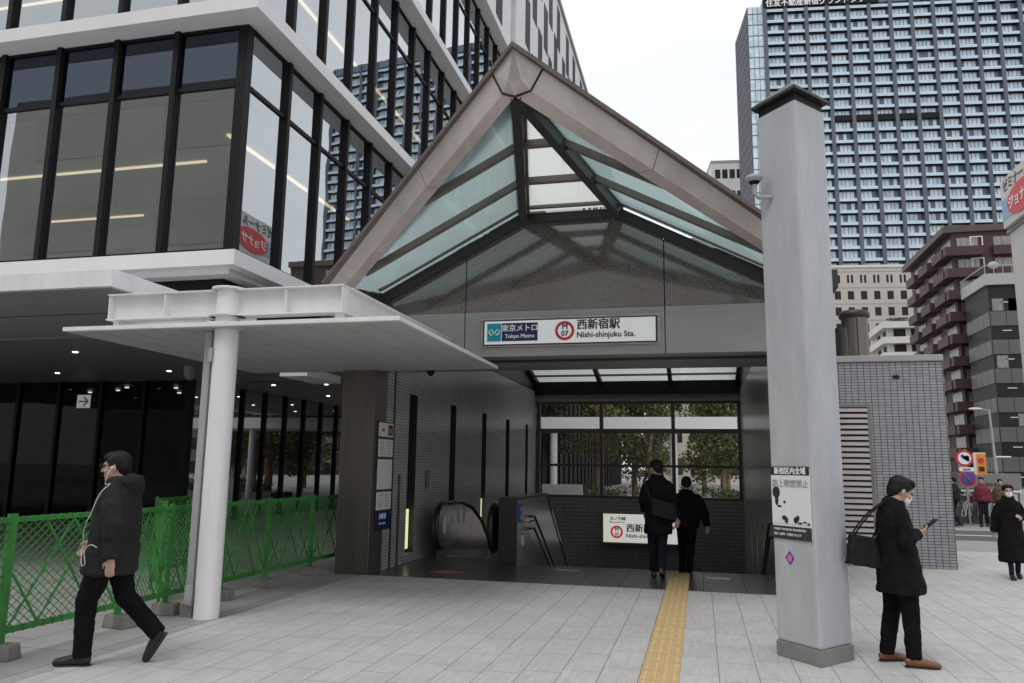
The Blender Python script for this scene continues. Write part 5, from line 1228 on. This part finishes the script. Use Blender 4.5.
# earphone cable on the coat
def side_x(u, z, ry=.212, rx=.245): return -(rx * math.sqrt(max(0, 1 - (u / ry) ** 2)) + .03)
cab = [hf(-.085, .0, -.01), hf(-.09, .03, -.06), hf(-.075, .05, -.13)]
for px, py in ((112, 486), (106, 496), (98, 518), (89, 533), (85, 552), (87, 563), (92, 571), (97, 568), (94, 558), (98, 551), (104, 549), (110, 552)):
    u = (109 - px) / 122 * 1.0; z = (675 - py) / 125
    u = max(-.2, min(.208, u)); cab.append(V(side_x(u, z) * (.72 if py < 490 else .92 if py < 500 else 1), u, z))
sm2 = []
for i in range(len(cab) - 1):
    p0, p1, p2, p3 = cab[max(i - 1, 0)], cab[i], cab[i + 1], cab[min(i + 2, len(cab) - 1)]
    for k in range(6):
        t = k / 6; sm2.append(.5 * ((2 * p1) + (p2 - p0) * t + (2 * p0 - 5 * p1 + 4 * p2 - p3) * t * t + (3 * p1 - p0 - 3 * p2 + p3) * t ** 3))
b = MB(); b.tube(sm2, .003, 6); b.build('earphone_cable', M['wire'], lm1, local=True)
b = MB(); b.ell(hf(-.088, .0, -.008), (.008, .012, .012)); b.build('earphone', M['wire'], lm1, local=True)

# standing man with phone on the right (faces picture right)
J = dict(pelvis=(0, 0, .92), chest=(0, -.02, 1.3), neck=(0, .01, 1.45), head_s=1.17, head=(0, .07, 1.575), head_pitch=-24, head_yaw=0,
         sh_l=(-.18, -.01, 1.4), el_l=(-.24, .02, 1.13), wr_l=(-.12, .17, 1.15), hd_l=(.5, .8, .25), hn_l=(.6, -.5, .5), th_l=1, curl_l=1.0,
         sh_r=(.18, -.01, 1.4), el_r=(.24, -.04, 1.13), wr_r=(.1, .16, 1.19), hd_r=(-.25, .85, .3), hn_r=(-.6, -.2, .7), th_r=-1, curl_r=1.0,
         hip_l=(-.09, 0, .9), kn_l=(-.1, -.03, .5), an_l=(-.11, -.1, .09), heel_l=(-.11, -.16, 0), toe_l=(-.16, .11, 0),
         hip_r=(.09, 0, .9), kn_r=(.1, .04, .5), an_r=(.11, .04, .09), heel_r=(.11, -.03, 0), toe_r=(.17, .25, 0))
rings = [(.64, 0, .02, .23, .205), (.66, 0, .02, .235, .212), (.85, 0, .01, .22, .185), (1.1, 0, -.01, .205, .155), (1.28, 0, -.025, .205, .145), (1.37, 0, -.02, .185, .125), (1.44, 0, -.01, .12, .1), (1.5, 0, .01, .082, .082)]
outr = dict(trousers=M['trouser'], shoe=M['shoebr'], coat=M['coat'], rings=rings, mask=True, sleeve=(.072, .066, .056), leg=1.16,
            extra=[((0, -.03, 1.475), (.095, .09, .045))])
rm, hf2, s2_ = make_person('man in black coat and brown shoes looking at his phone beside the grey pillar', (1.735, 7.95, 0), R_(-76.3), 1.70, J, outr, .011)
def inworld(root, p): return Matrix.Translation(root.location) @ Matrix.Rotation(root.rotation_euler.z, 4, 'Z') @ p
ph = thing('mobile_phone', 'black mobile phone held by the masked man beside the pillar', 'phone', inworld(rm, V(.04, .30, 1.235)), R_(-76.3))
pm = Matrix.Rotation(R_(38), 4, 'X'); b = MB(); b.box(-.036, .036, -.075, .075, -.005, .005); b.v = [tuple(pm @ Vector(v)) for v in b.v]; b.build('case', M['black'], ph, local=True, bevel=.003)
b = MB(); b.box(-.033, .033, -.07, .07, .0053, .006); b.v = [tuple(pm @ Vector(v)) for v in b.v]; b.build('screen', M['winback'], ph, local=True)
tb = thing('shoulder_bag', 'black leather tote bag hanging behind the masked man, beside the pillar', 'bag', inworld(rm, V(-.02, -.34, .87)), R_(-76.3))
b = MB(); b.hexa([(-.05, -.12, .0), (.05, -.12, 0), (.05, .2, -.05), (-.05, .2, -.05), (-.03, -.08, .27), (.03, -.08, .27), (.03, .16, .23), (-.03, .16, .23)])
solid(b, 'bag_body', M['bag'], tb, .012, 5, .02, .1)
for sx in (-.03, .03):
    b = MB(); b.tube([(sx, -.05, .25), (sx, .01, .34), (sx, .12, .46), (sx * .5 + .05, .24, .57), (sx + .06, .25, .45), (sx, .14, .22)], .009, 8); b.build('bag_handle', M['bag'], tb, local=True)

# two men walking down into the station (backs to us)
J = dict(pelvis=(0, 0, .93), chest=(.0, .0, 1.3), neck=(-.01, .0, 1.46), head=(-.02, .02, 1.615), head_pitch=-3, head_yaw=38,
         sh_l=(-.175, 0, 1.40), el_l=(-.22, -.02, 1.14), wr_l=(-.21, .16, .96), hd_l=(0, .5, -.8), hn_l=(1, 0, 0), th_l=-1,
         sh_r=(.175, 0, 1.40), el_r=(.225, -.08, 1.14), wr_r=(.27, -.12, .88), hd_r=(.05, -.1, -1), hn_r=(-.4, .9, 0), th_r=1, curl_r=.9,
         hip_l=(-.09, 0, .9), kn_l=(-.08, .1, .5), an_l=(-.07, .12, .1), heel_l=(-.07, .06, 0), toe_l=(-.08, .33, 0),
         hip_r=(.08, 0, .9), kn_r=(.05, .0, .5), an_r=(.03, -.16, .13), heel_r=(.03, -.24, .09), toe_r=(.06, .02, 0), sole_r=(0, .3, .95))
rings = [(.64, 0, 0, .2, .18), (.66, 0, 0, .208, .19), (.85, 0, 0, .2, .175), (1.1, 0, 0, .19, .155), (1.28, 0, 0, .2, .15), (1.37, 0, 0, .18, .13), (1.46, 0, 0, .12, .105), (1.52, 0, 0, .09, .09)]
outm = dict(trousers=M['navycloth'], shoe=M['shoebr'], coat=M['coat'], rings=rings, sleeve=(.07, .064, .054), leg=1.1, extra=[((0, -.02, 1.475), (.09, .09, .045))])
m1, _, _ = make_person('taller man in dark coat with shoulder bag walking into the station on the yellow strip', (-.68, 12.9, 0), R_(3), 1.86, J, outm, .013)
sb1 = thing('messenger_bag', 'black messenger bag on the back of the taller man entering the station', 'bag', (-.58, 12.64, 1.0))
b = MB(); b.hexa([(-.18, -.06, -.02), (.2, -.06, -.1), (.2, .04, -.1), (-.18, .04, -.02), (-.2, -.05, .26), (.19, -.05, .17), (.19, .03, .17), (-.2, .03, .26)]); solid(b, 'bag_body', M['bag'], sb1, .014, 4)
b = MB(); b.bar((-.19, -.02, .22), (-.3, -.0, .52), .035, .008, up=(0, 1, 0)); b.bar((-.3, -.0, .52), (-.25, .1, .62), .035, .008, up=(0, 1, 0)); b.build('strap', M['bag'], sb1, local=True)
J2 = dict(J); J2.update(head=(0, .06, 1.60), head_pitch=-18, head_yaw=0, el_l=(-.29, -.03, 1.14), wr_l=(-.27, .1, .95), el_r=(.3, -.03, 1.13), wr_r=(.33, .0, .9), hd_r=(.1, .1, -1), sh_l=(-.2, 0, 1.4), sh_r=(.2, 0, 1.4),
          kn_l=(-.1, .12, .52), an_l=(-.1, .05, .12), heel_l=(-.1, -.02, .04), toe_l=(-.1, .25, 0))
rings2 = [(.86, 0, 0, .18, .14), (.88, 0, 0, .205, .165), (1.05, 0, 0, .225, .17), (1.28, 0, 0, .24, .165), (1.38, 0, 0, .22, .14), (1.45, 0, 0, .12, .1), (1.5, 0, .01, .085, .085)]
outm2 = dict(trousers=M['trouser'], shoe=M['shoeb'], coat=M['coat'], rings=rings2, coatname='jacket', sleeve=(.078, .07, .06), leg=.95, extra=[])
m2, _, _ = make_person('shorter man in black jacket going down the steps ahead of the taller man', (-.25, 13.98, -.16), R_(-4), 1.76, J2, outm2, .013)
# masked woman in the long coat
J3 = dict(pelvis=(0, 0, .93), chest=(0, 0, 1.3), neck=(0, 0, 1.46), head=(0, .03, 1.61), head_pitch=0, head_yaw=0,
          sh_l=(-.165, 0, 1.40), el_l=(-.2, -.02, 1.13), wr_l=(-.14, .2, 1.12), hd_l=(.4, .7, .3), hn_l=(1, 0, 0), th_l=1,
          sh_r=(.165, 0, 1.40), el_r=(.24, -.05, 1.12), wr_r=(.28, -.03, .84), hd_r=(.1, .1, -1), hn_r=(-1, 0, 0), th_r=1,
          hip_l=(-.08, 0, .9), kn_l=(-.08, .05, .5), an_l=(-.08, -.12, .12), heel_l=(-.08, -.19, .06), toe_l=(-.08, .05, 0),
          hip_r=(.08, 0, .9), kn_r=(.07, .1, .5), an_r=(.07, .14, .09), heel_r=(.07, .08, 0), toe_r=(.07, .34, 0))
rings3 = [(.3, 0, 0, .235, .2), (.33, 0, 0, .25, .21), (.6, 0, 0, .235, .19), (.95, 0, 0, .195, .165), (1.15, 0, 0, .18, .15), (1.3, 0, 0, .2, .15), (1.38, 0, 0, .185, .13), (1.46, 0, 0, .12, .11), (1.52, 0, .01, .09, .09)]
outw = dict(trousers=M['navycloth'], shoe=M['shoeb'], coat=M['coat'], rings=rings3, mask=True, sleeve=(.07, .064, .055), leg=.8, extra=[], hair_extra=[((0, -.07, -.03), (.06, .05, .07)), ((0.05, .0, .05), (.04, .06, .06)), ((-.05, .0, .05), (.04, .06, .06))])
wm1, _, _ = make_person('woman in long black coat and white mask walking towards us at the right edge', (4.98, 14.75, 0), R_(172), 1.54, J3, outw, .013)
# far passers-by at the street corner
J4 = dict(J3); J4.update(el_l=(-.24, 0, 1.13), wr_l=(-.26, .05, .86), hd_l=(0, 0, -1), hn_l=(1, 0, 0))
for (lab, loc, rz, H, cm) in (('person in a red coat standing among the parked bicycles', (8.95, 28.7, 0), 150, 1.6, M['redcloth']),
                              ('person in a brown top beside the person in red near the bicycles', (9.45, 28.6, 0), 175, 1.55, M['browncloth']),
                              ('person in dark clothes with pale cap beside the tiled building edge', (8.0, 28.3, 0), 60, 1.6, M['coatgrey'])):
    oo = dict(trousers=M['navycloth'], shoe=M['shoeb'], coat=cm, rings=rings2, sleeve=(.075, .068, .058), extra=[])
    make_person(lab, loc, R_(rz), H, J4, oo, .022)
